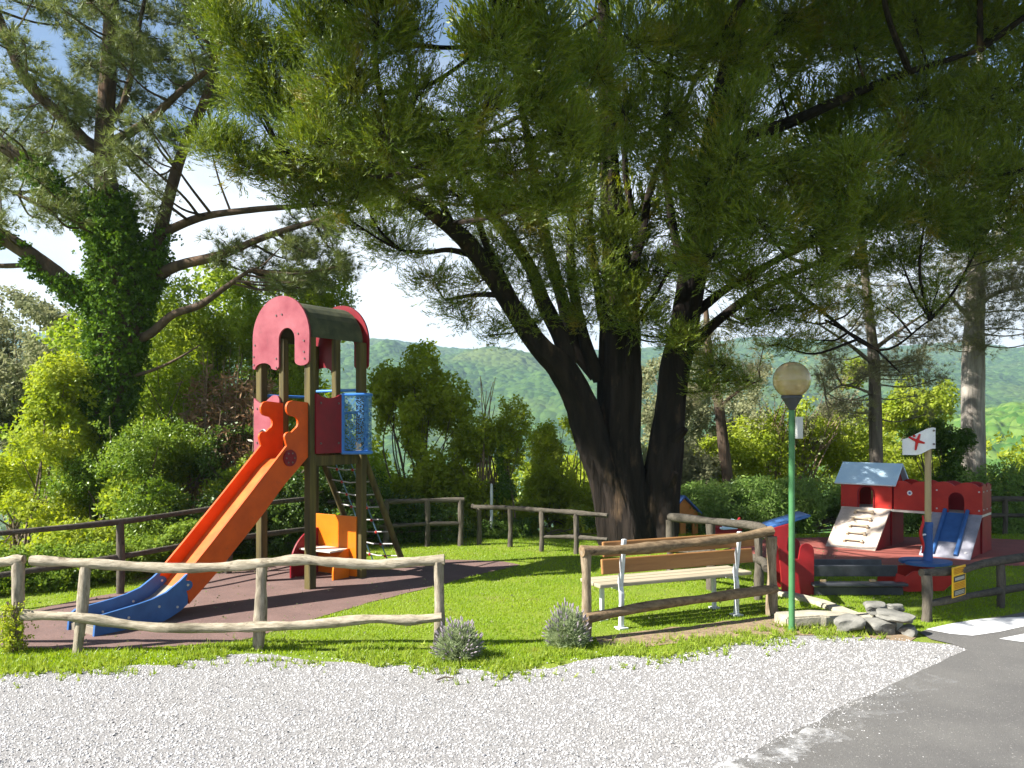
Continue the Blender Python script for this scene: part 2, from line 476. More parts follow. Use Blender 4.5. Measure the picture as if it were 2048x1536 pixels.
def scatter(tv, tf, pos, dirs, scale, tint, up=None):
    """copies of a small template (vertices tv, faces tf) grown along dirs -> verts, faces, tint"""
    n = len(pos)
    z = unit(dirs)
    h = RNG.normal(size=(n, 3)) if up is None else up
    x = unit(np.cross(h, z)); y = np.cross(z, x)
    sc = np.asarray(scale)[:, None, None] if np.ndim(scale) else scale
    v = (tv[None, :, 0:1] * x[:, None, :] + tv[None, :, 1:2] * y[:, None, :] + tv[None, :, 2:3] * z[:, None, :]) * sc + pos[:, None, :]
    f = tf[None] + (np.arange(n) * len(tv))[:, None, None]
    return v.reshape(-1, 3), f.reshape(-1, tf.shape[1]), np.repeat(tint, len(tv))

# small templates ---------------------------------------------------
def t_plume(m=14, seed=1, w=0.052):
    rg = np.random.default_rng(seed); v = []; f = []
    for i in range(m):
        t = i / m
        an = i * 2.4 + rg.uniform(-.4, .4)
        ln = (1 - t) ** 0.8 * 0.30 + 0.10
        sp = 0.36 * (1 - 0.5 * t)
        d = np.array([math.cos(an) * sp, math.sin(an) * sp, 0.85]); d /= np.linalg.norm(d)
        b = np.array([0, 0, t * 0.85])
        s = np.cross(d, rg.normal(size=3)); s /= np.linalg.norm(s)
        k = len(v)
        v += [b - s * w * .6, b + d * ln * .5 + s * w * .7, b + d * ln]
        f.append((k, k + 1, k + 2))
    return np.array(v), np.array(f)

def t_tuft(m=12, seed=1, w=0.035, spread=0.9):
    rg = np.random.default_rng(seed); v = []; f = []
    for i in range(m):
        an = i * 2.4; sp = spread * math.sqrt((i + .5) / m)
        d = np.array([math.cos(an) * sp, math.sin(an) * sp, 0.75]) + rg.normal(size=3) * .12; d /= np.linalg.norm(d)
        s = np.cross(d, rg.normal(size=3)); s /= np.linalg.norm(s)
        k = len(v)
        v += [-s * w * .5, s * w * .5, d * rg.uniform(.75, 1.05)]
        f.append((k, k + 1, k + 2))
    return np.array(v), np.array(f)

def t_leaves(m=5, seed=1, wid=0.3, ln=0.55, droop=0.0):
    """a shoot with m pointed leaves, each one quad"""
    rg = np.random.default_rng(seed); v = []; f = []
    for i in range(m):
        t = (i + .3) / m; an = i * 2.4 + rg.uniform(-.5, .5)
        d = np.array([math.cos(an), math.sin(an), rg.uniform(-.1, .7)]); d /= np.linalg.norm(d)
        s = np.cross(d, rg.normal(size=3) + np.array([0, 0, 1.5])); s /= np.linalg.norm(s)
        nrm = np.cross(s, d)
        b = np.array([0, 0, t]); k = len(v); L = ln * rg.uniform(.75, 1.15)
        v += [b, b + d * L * .45 + s * L * wid + nrm * .05 * L, b + d * L, b + d * L * .45 - s * L * wid + nrm * .05 * L]
        f.append((k, k + 1, k + 2, k + 3))
    return np.array(v), np.array(f)

def t_blades(m=4, seed=1, w=0.06):
    rg = np.random.default_rng(seed); v = []; f = []
    for i in range(m):
        an = rg.uniform(0, 6.28); d = np.array([math.cos(an) * rg.uniform(.1, .55), math.sin(an) * .4, 1.0])
        s = np.array([-math.sin(an + 1), math.cos(an + 1), 0])
        b = np.array([rg.uniform(-.15, .15), rg.uniform(-.15, .15), 0]); k = len(v)
        v += [b - s * w, b + s * w, b + d * rg.uniform(.6, 1.0)]
        f.append((k, k + 1, k + 2))
    return np.array(v), np.array(f)

# point in polygon ---------------------------------------------------
def inside(pts, poly):
    x, y = pts[:, 0], pts[:, 1]
    r = np.zeros(len(pts), bool)
    n = len(poly)
    for i in range(n):
        x0, y0 = poly[i]; x1, y1 = poly[(i + 1) % n]
        c = ((y0 > y) != (y1 > y)) & (x < (x1 - x0) * (y - y0) / (y1 - y0 + 1e-12) + x0)
        r ^= c
    return r

def vnoise(x, y, seed=0):
    """smooth value noise, vectorised"""
    xi = np.floor(x).astype(np.int64); yi = np.floor(y).astype(np.int64)
    fx = x - xi; fy = y - yi
    fx = fx * fx * (3 - 2 * fx); fy = fy * fy * (3 - 2 * fy)
    def h(a, b):
        q = (a * 374761393 + b * 668265263 + seed * 982451653) & 0x7fffffff
        q = ((q ^ (q >> 13)) * 1274126177) & 0x7fffffff
        return ((q ^ (q >> 16)) & 0xffff) / 65535.0
    return (h(xi, yi) * (1 - fx) + h(xi + 1, yi) * fx) * (1 - fy) + (h(xi, yi + 1) * (1 - fx) + h(xi + 1, yi + 1) * fx) * fy

def fbm(x, y, o=4, seed=0):
    s = 0; a = 0.5
    for i in range(o):
        s = s + a * vnoise(x * 2 ** i, y * 2 ** i, seed + i); a *= .5
    return s

# ================================================================== SETTING
def terrain(x, y):
    """lawn plateau, then the ground falls away behind the fences into the valley"""
    x = np.asarray(x, float); y = np.asarray(y, float)
    e = np.clip((y - 14.2) / 12, 0, None)
    z = -1.6 * e ** 1.15
    l = np.clip((-x - 6.8) / 10, 0, None)
    z = z - 1.5 * l
    return np.maximum(z, -75)

def axis(a, b, near, far, s0):
    out = [a]
    while out[-1] < b:
        d = abs(out[-1])
        out.append(out[-1] + (s0 if near <= out[-1] <= far else max(s0, 0.18 * max(out[-1] - far, near - out[-1], 1))))
    return np.array(out)

def make_ground():
    xs = axis(-1500, 1500, -10, 12, 0.5)
    xs = np.concatenate([-np.geomspace(12, 2500, 30)[::-1], np.arange(-11.5, 13, 0.5), np.geomspace(13, 2500, 30)])
    ys = np.concatenate([-np.geomspace(3, 2500, 14)[::-1], np.arange(-2.5, 24, 0.5), np.geomspace(24.5, 420, 30)])
    X, Y = np.meshgrid(xs, ys)
    Z = terrain(X, Y)
    v = np.stack([X, Y, Z], -1).reshape(-1, 3)
    nx = len(xs)
    i = np.arange(len(ys) - 1)[:, None] * nx + np.arange(nx - 1)[None]
    f = np.stack([i, i + 1, i + nx + 1, i + nx], -1).reshape(-1, 4)
    m, nt, b = new_mat('turf_soil')
    col, _ = noise_mix(nt, (0.13, 0.20, 0.02), (0.19, 0.24, 0.035), 1.2)
    col, _ = noise_mix(nt, col, (0.20, 0.17, 0.08), 1.7, lo=0.60, hi=0.74)
    nt.links.new(col, b.inputs['Base Color'])
    b.inputs['Roughness'].default_value = 1.0
    b.inputs['Specular IOR Level'].default_value = 0.1
    _, f2 = noise_mix(nt, (0, 0, 0), (1, 1, 1), 60)
    bump(nt, b, f2, 0.8, 0.03)
    o = np_mesh('ground', v, f, m, smooth=True)
    o['kind'] = 'structure'

make_ground()

def sheet(name, poly, z, mat, kind='structure', step=None):
    me = bpy.data.meshes.new(name)
    bm = bmesh.new()
    vs = [bm.verts.new((x, y, z)) for x, y in poly]
    fc = bm.faces.new(vs)
    bmesh.ops.recalc_face_normals(bm, faces=[fc])
    if fc.normal.z < 0: fc.normal_flip()
    bmesh.ops.triangulate(bm, faces=[fc])
    bm.to_mesh(me); bm.free()
    o = link_mesh(name, me, mat)
    o['kind'] = kind
    return o

def polyG(lst): return [tuple(G(a, b)[:2]) for a, b in lst]

def jag(poly, amp=0.05, step=0.25, seed=3, closed=True):
    """break long edges into short wavering ones"""
    rg = random.Random(seed); out = []
    n = len(poly)
    for i in range(n):
        a = Vector(poly[i]); b = Vector(poly[(i + 1) % n]); d = b - a
        k = max(1, int(min(d.length, 40) / step))
        nn = Vector((-d.y, d.x)).normalized() if d.length > 0 else Vector((0, 0))
        for j in range(k):
            q = a + d * (j / k)
            if j and d.length < 12: q += nn * rg.uniform(-amp, amp)
            out.append((q.x, q.y))
    return out

# rubber play surface on the left
rub_l = polyG([(-120, 1300), (0, 1296), (200, 1300), (360, 1293), (480, 1283), (560, 1260), (640, 1235), (740, 1205), (880, 1171), (950, 1151), (1010, 1138), (1040, 1130),
               (1010, 1124), (950, 1121), (860, 1119), (760, 1120), (640, 1124), (520, 1132), (430, 1148), (330, 1172), (200, 1192), (60, 1222), (-120, 1250)])
m, nt, b = new_mat('rubber_surface')
col, _ = noise_mix(nt, (0.14, 0.086, 0.075), (0.105, 0.064, 0.056), 3.0)
col, _ = noise_mix(nt, col, (0.24, 0.13, 0.11), 90, lo=0.55, hi=0.7)
nt.links.new(col, b.inputs['Base Color']); b.inputs['Roughness'].default_value = 0.9
_, f2 = noise_mix(nt, (0, 0, 0), (1, 1, 1), 160); bump(nt, b, f2, 0.6, 0.006)
M['rubber'] = m
sheet('rubber_surface', jag(rub_l, 0.015), 0.006, m)
# rubber play surface on the right, under the castle
cx, cyy = 6.35, 12.75
rub_r = [(cx + 2.95 * math.cos(a), cyy + 1.55 * math.sin(a) + 0.10 * math.sin(3 * a)) for a in np.linspace(0, 2 * math.pi, 60, endpoint=False)]
m, nt, b = new_mat('red_rubber_surface')
col, _ = noise_mix(nt, (0.26, 0.065, 0.047), (0.20, 0.047, 0.035), 3.0)
nt.links.new(col, b.inputs['Base Color']); b.inputs['Roughness'].default_value = 0.9
_, f2 = noise_mix(nt, (0, 0, 0), (1, 1, 1), 160); bump(nt, b, f2, 0.6, 0.006)
sheet('rubber_surface', rub_r, 0.006, m)

# gravel yard
grav_edge = [(-500, 1352), (0, 1346), (200, 1337), (330, 1332), (430, 1312), (500, 1308), (650, 1324), (800, 1331), (1000, 1345), (1100, 1338), (1160, 1322), (1250, 1312), (1330, 1312),
             (1420, 1293), (1500, 1284), (1580, 1272), (1680, 1270), (1760, 1270), (1830, 1284), (1905, 1290)]
e0 = Vector(G(1440, 1536)[:2]); e1 = Vector(G(1780, 1372)[:2])
far = e0 + (e0 - e1).normalized() * 9
grav = polyG(grav_edge) + [tuple(G(1990, 1308)[:2]), tuple(e1 + Vector((.4, 0))), tuple(e0 + Vector((.4, 0))), tuple(far + Vector((.4, 0))), (-14, far.y), (-14, polyG(grav_edge)[0][1])]
m, nt, b = new_mat('gravel_bed')
col, _ = noise_mix(nt, (0.29, 0.285, 0.285), (0.17, 0.165, 0.165), 70)
nt.links.new(col, b.inputs['Base Color']); b.inputs['Roughness'].default_value = 0.95
_, f2 = noise_mix(nt, (0, 0, 0), (1, 1, 1), 55); bump(nt, b, f2, 1.0, 0.02)
gravel_poly = jag(grav, 0.05, 0.2)
sheet('gravel_yard', gravel_poly, 0.004, m)

# asphalt road
road_line = [Vector(G(1935, 1301)[:2]), e1, e0, far]
road = [tuple(p) for p in road_line] + [(30, far.y), (30, 13.0)] + polyG([(2500, 1190), (2048, 1226), (1960, 1240), (1870, 1256), (1838, 1266), (1862, 1280), (1905, 1290)])
m, nt, b = new_mat('asphalt')
col, _ = noise_mix(nt, (0.085, 0.082, 0.080), (0.118, 0.114, 0.108), 1.2)
col, _ = noise_mix(nt, col, (0.34, 0.33, 0.31), 75, lo=0.62, hi=0.72)
col, _ = noise_mix(nt, col, (0.045, 0.045, 0.045), 90, lo=0.6, hi=0.75)
nt.links.new(col, b.inputs['Base Color']); b.inputs['Roughness'].default_value = 0.8
_, f2 = noise_mix(nt, (0, 0, 0), (1, 1, 1), 140); bump(nt, b, f2, 0.7, 0.008)
sheet('road', jag(road, 0.02, 0.25), 0.009, m)
def paint_mat(name, lo, hi, s, top=1.0):
    m, nt, b = new_mat(name)
    n, l = nt.nodes, nt.links
    _, f = noise_mix(nt, (0, 0, 0), (1, 1, 1), s, detail=8, rough=0.75)
    mr = n.new('ShaderNodeMapRange'); mr.inputs['From Min'].default_value = lo; mr.inputs['From Max'].default_value = hi
    l.new(f, mr.inputs['Value'])
    col, _ = noise_mix(nt, (0.62, 0.62, 0.62), (0.5, 0.51, 0.53), 12)
    l.new(col, b.inputs['Base Color'])
    b.inputs['Roughness'].default_value = 0.7
    ma = n.new('ShaderNodeMath'); ma.operation = 'MULTIPLY'; ma.inputs[1].default_value = top
    l.new(mr.outputs['Result'], ma.inputs[0]); l.new(ma.outputs[0], b.inputs['Alpha'])
    return m
M['worn_paint'] = paint_mat('worn_white_paint', 0.46, 0.66, 3.5, .8)
M['dust'] = paint_mat('gravel_dust', 0.46, 0.80, 5.0, .30)
M['paint'] = paint_mat('white_road_paint', 0.30, 0.36, 6)
d = (e0 - e1).normalized(); nrm = Vector((-d.y, d.x))
if nrm.x < 0: nrm = -nrm
def strip(a, b, w0, w1):
    return [tuple(a + nrm * w0), tuple(b + nrm * w0), tuple(b + nrm * w1), tuple(a + nrm * w1)]
o = sheet('gravel_dust', jag(strip(e1 + (e1 - e0) * .25, far, -.02, 0.26), 0.10, 0.10, 15), 0.0112, M['dust'])
o = sheet('edge_line', jag(strip(e1 + (e0 - e1) * 0.50, far, 0.0, 0.26), 0.05, 0.08, 5), 0.013, M['worn_paint'])
o = sheet('crossing_stripe', polyG([(1852, 1261), (1905, 1249), (1962, 1240), (2048, 1236), (2140, 1236), (2080, 1248), (2000, 1266), (1945, 1274), (1900, 1270)]), 0.013, M['paint'])
o = sheet('crossing_stripe', polyG([(1998, 1280), (2060, 1268), (2200, 1262), (2190, 1290), (2040, 1286)]), 0.013, M['paint'])
# bare earth under the middle fence
soil = polyG([(1190, 1275), (1290, 1262), (1400, 1250), (1500, 1238), (1590, 1228), (1680, 1238), (1790, 1255), (1838, 1272), (1820, 1284), (1740, 1276), (1590, 1272), (1480, 1279), (1380, 1286), (1260, 1296), (1200, 1292)])
sheet('bare_earth', jag(soil, 0.04, 0.15, 9), 0.0055, mat_simple('bare_earth', (0.26, 0.19, 0.12), (0.15, 0.11, 0.07), 14, 1.0, 0.8, 50))

# hills ---------------------------------------------------------------
def crowns(x, y, cell, seed):
    """dome-shaped tree crowns packed over a hillside; returns height in 0..1"""
    cx = np.floor(x / cell).astype(np.int64); cy_ = np.floor(y / cell).astype(np.int64)
    best = np.zeros_like(x)
    for di in (-1, 0, 1):
        for dj in (-1, 0, 1):
            a, b_ = cx + di, cy_ + dj
            def h(k):
                q = (a * 73856093 ^ b_ * 19349663 ^ (seed + k) * 83492791) & 0x7fffffff
                q = ((q ^ (q >> 13)) * 1274126177) & 0x7fffffff
                return ((q ^ (q >> 15)) & 0xffff) / 65535.0
            ox = (a + .15 + .7 * h(1)) * cell; oy = (b_ + .15 + .7 * h(2)) * cell
            rr = cell * (.5 + .35 * h(3))
            d2 = ((x - ox) ** 2 + (y - oy) ** 2) / rr ** 2
            best = np.maximum(best, np.sqrt(np.clip(1 - d2, 0, 1)) * (.6 + .5 * h(4)))
    return best

ridge_px = [(-900, 720), (-400, 690), (0, 660), (300, 680), (600, 690), (740, 679), (800, 682), (850, 690), (900, 696), (960, 699), (1010, 704), (1080, 712), (1150, 706), (1250, 700), (1400, 690),
            (1480, 676), (1560, 686), (1700, 700), (1900, 684), (2048, 716), (2400, 700), (2900, 720)]
RX = np.array([(p - 1024) / F_PX for p, _ in ridge_px]); RE = np.array([(HOR - q) / F_PX for _, q in ridge_px])

def hill(name, x0, x1, y0, y1, step, ridge_y, zfn, cell, ch, mat, seed):
    xs = np.arange(x0, x1, step); ys = np.arange(y0, y1, step)
    X, Y = np.meshgrid(xs, ys)
    Z = zfn(X, Y) + crowns(X, Y, cell, seed) * ch + crowns(X + 31, Y + 17, cell * 1.7, seed + 5) * ch * .6
    v = np.stack([X, Y, Z], -1).reshape(-1, 3)
    nx = len(xs)
    i = np.arange(len(ys) - 1)[:, None] * nx + np.arange(nx - 1)[None]
    f = np.stack([i, i + 1, i + nx + 1, i + nx], -1).reshape(-1, 4)
    o = np_mesh(name, v, f, mat, smooth=True)
    o['kind'] = 'structure'
    return o

def hill_mat(name, c1, c2, c3, cell):
    m, nt, b = new_mat(name)
    n, l = nt.nodes, nt.links
    tc = n.new('ShaderNodeTexCoord')
    v = n.new('ShaderNodeTexVoronoi'); v.inputs['Scale'].default_value = 1 / cell
    l.new(tc.outputs['Object'], v.inputs['Vector'])
    sp = n.new('ShaderNodeSeparateColor'); l.new(v.outputs['Color'], sp.inputs['Color'])
    mx = n.new('ShaderNodeMix'); mx.data_type = 'RGBA'
    mx.inputs['A'].default_value = (*c1, 1); mx.inputs['B'].default_value = (*c2, 1)
    l.new(sp.outputs[0], mx.inputs['Factor'])
    col, _ = noise_mix(nt, mx.outputs['Result'], c3, 0.006, lo=0.5, hi=0.7)
    l.new(col, b.inputs['Base Color'])
    b.inputs['Roughness'].default_value = 1.0; b.inputs['Specular IOR Level'].default_value = 0.05
    iv = n.new('ShaderNodeMath'); iv.operation = 'SUBTRACT'; iv.inputs[0].default_value = 1.0
    l.new(v.outputs['Distance'], iv.inputs[1])
    bump(nt, b, iv.outputs[0], .8, cell * .6)
    return m

def z_far(X, Y):
    rz = CAM_H + np.interp(X / 1300.0, RX, RE) * 1300.0
    t = np.clip((Y - 420) / (1300 - 420), 0, 1.25)
    spur = (fbm(X / 210 + 3.1, Y / 420, 4, 4) - .47) * 170 * np.clip(t * 3, 0, 1) * np.clip((1.0 - t) * 1.3, 0, 1)
    base = -75 + (rz - 6 + 75) * np.where(t < 1, (1 - np.clip(1 - t, 0, 1) ** 1.35), 1 - (t - 1) * 1.5)
    return base + spur

hill('hills', -800, 1000, 420, 1420, 6.0, 1300, z_far, 9.0, 5.0, hill_mat('far_forest', (0.018, 0.045, 0.012), (0.055, 0.10, 0.02), (0.075, 0.10, 0.025), 6.5), 3)

def z_near(X, Y):
    r = (X / np.maximum(Y, 1))
    top = np.interp(X, [-20, 90, 150, 200, 260, 420], [-45, -26, -10, 2, 14, 40])
    t = np.clip((Y - 130) / 210, 0, 1.5)
    h = np.where(t < 1, np.maximum(t, 0) ** .8, 1 - (t - 1) * .6)
    return -34 + (top + 34) * h + (fbm(X / 60, Y / 60, 3, 9) - .45) * 14
hill('hills', 20, 430, 130, 420, 2.2, 300, z_near, 7.0, 5.5, hill_mat('near_forest', (0.04, 0.10, 0.015), (0.10, 0.16, 0.03), (0.14, 0.14, 0.045), 4.0), 8)

# air between here and the far ridge ---------------------------------
mb = MB()
x0, x1, y0, y1, z0, z1 = -2600, 2600, -2600, 1600, -80, 150
mb.box(((x0 + x1) / 2, (y0 + y1) / 2, (z0 + z1) / 2), (x1 - x0, y1 - y0, z1 - z0))
hm = bpy.data.materials.new('haze_air'); hm.use_nodes = True
hn = hm.node_tree; hn.nodes.clear()
ho = hn.nodes.new('ShaderNodeOutputMaterial'); hv = hn.nodes.new('ShaderNodeVolumePrincipled')
hv.inputs['Color'].default_value = (0.55, 0.80, 1.0, 1)
hv.inputs['Density'].default_value = 0.00030
hv.inputs['Anisotropy'].default_value = 0.2
hn.links.new(hv.outputs[0], ho.inputs['Volume'])
haze = mb.build('haze', hm)
haze['kind'] = 'stuff'

# ================================================================== gravel stones and grass (uncountable)
def icos(seed):
    """low rounded pebble: a six-sided cap"""
    rg = np.random.default_rng(seed)
    an = np.arange(6) * math.pi / 3 + rg.uniform(-.25, .25, 6)
    r = rg.uniform(.8, 1.2, 6)
    v = np.concatenate([np.stack([np.cos(an) * r, np.sin(an) * r * .78, np.full(6, -.3) + rg.normal(size=6) * .12], 1), [[rg.normal() * .25, rg.normal() * .2, .72]]])
    f = np.array([(i, (i + 1) % 6, 6) for i in range(6)])
    return v, f

def stones():
    n = 54000
    # denser near the camera, where the single stones show
    y = 3.9 + (RNG.random(n) ** 1.25) * 3.6
    x = (RNG.random(n) * 2 - 1) * (y * 0.68 + 0.5)
    p = np.stack([x, y], -1)
    k = inside(p, gravel_poly) & ~inside(p, road)
    p = p[k]
    # stray pebbles in the grass verge
    q = np.stack([RNG.uniform(-4.5, 4.2, 1300), RNG.uniform(6.3, 7.05, 1300)], -1)
    q = q[~inside(q, road)]
    p = np.concatenate([p, q])
    # stones kicked out onto the asphalt along its edge
    tt = RNG.random((1500, 1)); q = np.array(e1) * (1 - tt) + np.array(e0 + (e0 - e1) * .6) * tt
    q = q + np.array(nrm) * np.abs(RNG.normal(size=(1500, 1))) ** 1.6 * .12
    p = np.concatenate([p, q])
    n = len(p)
    V, Fc, T = [], [], []
    off = 0
    for s in range(4):
        idx = np.arange(n) % 4 == s
        pp = p[idx]; c = len(pp)
        tv, tf = icos(s)
        sc = RNG.uniform(.004, .0088, c) * (1 + .5 * (RNG.random(c) < .06))
        pos = np.concatenate([pp, (sc * .25 + .005)[:, None]], 1)
        dr = RNG.normal(size=(c, 3)) * .4 + np.array([0, 0, 1])
        v, f, t = scatter(tv, tf, pos, dr, sc, RNG.random(c))
        V.append(v); Fc.append(f + off); T.append(t); off += len(v)
    m, nt, b = new_mat('white_gravel')
    geo = nt.nodes.new('ShaderNodeNewGeometry')
    cr = nt.nodes.new('ShaderNodeValToRGB')
    e = cr.color_ramp.elements
    e[0].position = 0.0; e[0].color = (0.13, 0.125, 0.125, 1)
    e[1].position = 1.0; e[1].color = (0.51, 0.51, 0.515, 1)
    x_ = cr.color_ramp.elements.new(0.14); x_.color = (0.40, 0.40, 0.42, 1)
    nt.links.new(geo.outputs['Random Per Island'], cr.inputs['Fac'])
    col, _ = noise_mix(nt, cr.outputs['Color'], (0.30, 0.28, 0.245), 1.1, lo=.50, hi=.85, detail=7)
    nt.links.new(col, b.inputs['Base Color'])
    b.inputs['Roughness'].default_value = 0.8
    o = np_mesh('gravel', np.concatenate(V), np.concatenate(Fc), m)
    o['kind'] = 'stuff'
stones()

LAWN = polyG([(-300, 1335), (0, 1340), (330, 1328), (500, 1304), (800, 1327), (1000, 1340), (1160, 1318), (1330, 1308), (1480, 1282), (1590, 1262), (1700, 1240), (1838, 1262), (1870, 1253), (2048, 1224), (2600, 1185)]) \
    + [(16, 14.6), (-6.5, 14.6)]

def grass():
    n = 170000
    y = 6.2 + (RNG.random(n) ** 1.35) * 8.8
    x = (RNG.random(n) * 2 - 1) * (y * .66 + .3)
    p = np.stack([x, y], -1)
    k = inside(p, LAWN) & ~inside(p, rub_l) & ~inside(p, rub_r) & ~inside(p, road)
    ks = inside(p, soil)
    k &= ~(ks & (RNG.random(n) < .8))
    worn = fbm(p[:, 0] * 1.3 + 4, p[:, 1] * 1.3, 3, 5)
    k &= ~((worn > .57) & (RNG.random(n) < .65) & (p[:, 1] < 12))
    p = p[k]; n = len(p)
    tv, tf = t_blades(2, 3, 0.10)
    verge = np.clip((7.4 - p[:, 1]) / .7, 0, 1)
    sc = RNG.uniform(.025, .045, n) * (1 + .5 * verge) * (p[:, 1] / 9) ** .3
    pos = np.concatenate([p, np.zeros((n, 1))], 1)
    dr = RNG.normal(size=(n, 3)) * .25 + np.array([.1, 0, 1])
    ti = np.clip(fbm(p[:, 0] * .9, p[:, 1] * .9, 3, 2) * 1.5 - .3 + RNG.normal(size=n) * .12, 0, 1)
    v, f, t = scatter(tv, tf, pos, dr, sc, ti)
    o = np_mesh('lawn_grass', v, f, M['grass'], tint=t)
    o['kind'] = 'stuff'
    # ragged verge between lawn and gravel, and along the foot of the fences
    edge = [tuple(G(a, b)[:2]) for a, b in grav_edge[:-2]]
    V, Fc, T = [], [], []; off = 0
    pts = []
    for a, b_ in zip(edge[:-1], edge[1:]):
        L = math.dist(a, b_); c = int(L * 620)
        tt = RNG.random((c, 1))
        q = np.array(a) * (1 - tt) + np.array(b_) * tt
        q[:, 1] += RNG.normal(size=c) * .16 + .10
        pts.append(q)
    pts = np.concatenate(pts)
    pts = pts[fbm(pts[:, 0] * 3, pts[:, 1] * 3, 3, 8) > .38]
    c = len(pts)
    tv, tf = t_blades(5, 5, 0.07)
    sc = RNG.uniform(.035, .085, c)
    v, f, t = scatter(tv, tf, np.concatenate([pts, np.zeros((c, 1))], 1), RNG.normal(size=(c, 3)) * .3 + np.array([0, 0, 1]), sc, RNG.random(c))
    V.append(v); Fc.append(f); T.append(t); off += len(v)
    tv, tf = t_leaves(4, 4, .3, .6)
    kk = RNG.random(c) < .35
    pts = pts[kk]; c = len(pts)
    o = np_mesh('verge_grass', np.concatenate(V), np.concatenate(Fc), M['weed'], tint=np.concatenate(T))
    o['kind'] = 'stuff'
    v, f, t = scatter(tv, tf, np.concatenate([pts, np.zeros((c, 1))], 1), RNG.normal(size=(c, 3)) * .4 + np.array([0, 0, 1]), RNG.uniform(.02, .055, c), RNG.random(c))
    o = np_mesh('verge_weeds', v, f, M['weed'], tint=t)
    o['kind'] = 'stuff'
grass()

# ================================================================== FENCES
def log(parent, name, pts, r, mat, seed, n=9, wob=.10, k=5):
    rg = random.Random(seed)
    q = smooth_path(pts, k)
    rad = [r * (1 + .10 * math.sin(i * .9 + seed) + rg.uniform(-.06, .06)) for i in range(len(q))]
    return MB().tube(q, rad, n, True, wob, seed).build(name, mat, parent, smooth=True)

POST = {M['log'].name: M['log_post'], M['log_dark'].name: M['log_dark_post'], M['log_brown'].name: M['log_brown_post']}
def fence(name, label, posts, rails, mat, seed=1, post_r=.048, lean=0.0):
    """posts: (foot, top) pairs; rails: point lists; all world coordinates"""
    f0 = posts[0][0]
    root = empty(name, label, 'fence', (f0[0], f0[1], f0[2]))
    off = Vector((f0[0], f0[1], f0[2]))
    for i, (a, b) in enumerate(posts):
        a = Vector(a) - off - Vector((0, 0, .05)); b = Vector(b) - off
        log(root, 'post', [a, (a + b) / 2 + Vector((.008, 0, 0)), b], post_r * (1 + .1 * math.sin(i * 3 + seed)), POST[mat.name], seed + i, 9, .08, 4)
    for i, (pl, r) in enumerate(rails):
        log(root, 'rail', [Vector(p) - off for p in pl], r, mat, seed + 40 + i)
    return root

D1 = 7.12
def at(px, py, d): return P(px, py, d)
fence('log_fence', 'pale wavy log fence in front of the slide between rubber and gravel',
      [(G(33, 1302), P(36, 1118, D1)), (G(153, 1305), P(171, 1134, D1)), (G(515, 1300), P(523, 1134, D1)), (G(878, 1296), P(877, 1122, D1))],
      [([P(-420, 1150, D1), P(-180, 1138, D1), P(-40, 1130, D1), P(20, 1122, D1), P(48, 1119, D1)], .045),
       ([P(62, 1121, D1), P(130, 1124, D1), P(210, 1129, D1), P(340, 1136, D1), P(440, 1134, D1), P(530, 1126, D1), P(600, 1119, D1), P(660, 1124, D1), P(740, 1129, D1), P(820, 1124, D1), P(889, 1119, D1)], .044),
       ([P(-420, 1236, D1 - .06), P(-120, 1232, D1 - .06), P(30, 1232, D1 - .06)], .038),
       ([P(46, 1230, D1 - .08), P(150, 1234, D1 - .08), P(290, 1253, D1 - .08), P(400, 1256, D1 - .08), P(520, 1253, D1 - .08), P(620, 1249, D1 - .08), P(740, 1238, D1 - .08), P(820, 1240, D1 - .08), P(884, 1234, D1 - .08)], .042)],
      M['log'], 3)

fa, fb = Vector((.67, 7.48, 0)), Vector((2.645, 8.42, 0))
def fl(t, z, dy=0): return fa + (fb - fa) * t + Vector((0, dy, z))
fence('log_fence', 'brown log fence of two rails behind the bench, between lavender and lamp post',
      [(fl(0, 0), fl(0, .80)), (fl(1, 0), fl(1, .80))],
      [([fl(-.02, .80), fl(.25, .785), fl(.5, .80), fl(.75, .81), fl(1.0, .86)], .048),
       ([fl(.0, .20, -.05), fl(.3, .245, -.05), fl(.62, .26, -.05), fl(1.02, .275, -.05)], .046)],
      M['log_brown'], 12, .050)
fc, fd, fe = Vector((2.66, 8.62, 0)), Vector((2.73, 9.15, 0)), Vector((1.95, 10.2, 0))
z8 = Vector((0, 0, .80))
fence('log_fence', 'grey log fence with a pale post running back from the bench to the big trunk',
      [(fd, fd + z8 * .95), (Vector((2.33, 9.68, 0)), Vector((2.33, 9.68, .78))), (fe, fe + z8 * .95)],
      [([fc + z8, fd + z8 * 1.01, Vector((2.33, 9.68, .81)), fe + z8], .05),
       ([fc + z8 * .55, fd + z8 * .56, Vector((2.33, 9.68, .44)), fe + z8 * .5], .043)],
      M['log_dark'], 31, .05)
pb = [G(958, 1090), G(1020, 1094), G(1083, 1103), G(1152, 1108)]
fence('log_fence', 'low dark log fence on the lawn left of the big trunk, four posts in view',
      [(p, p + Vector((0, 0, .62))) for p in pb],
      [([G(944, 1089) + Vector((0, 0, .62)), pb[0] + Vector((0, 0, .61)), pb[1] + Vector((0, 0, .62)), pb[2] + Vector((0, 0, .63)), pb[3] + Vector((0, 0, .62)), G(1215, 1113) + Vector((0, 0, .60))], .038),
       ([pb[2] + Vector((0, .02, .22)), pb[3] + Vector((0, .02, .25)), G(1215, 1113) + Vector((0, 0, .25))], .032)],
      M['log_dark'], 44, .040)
pc = [Vector((-2.0, 13.1, 0)), Vector((-1.35, 13.15, 0)), G(921, 1092)]
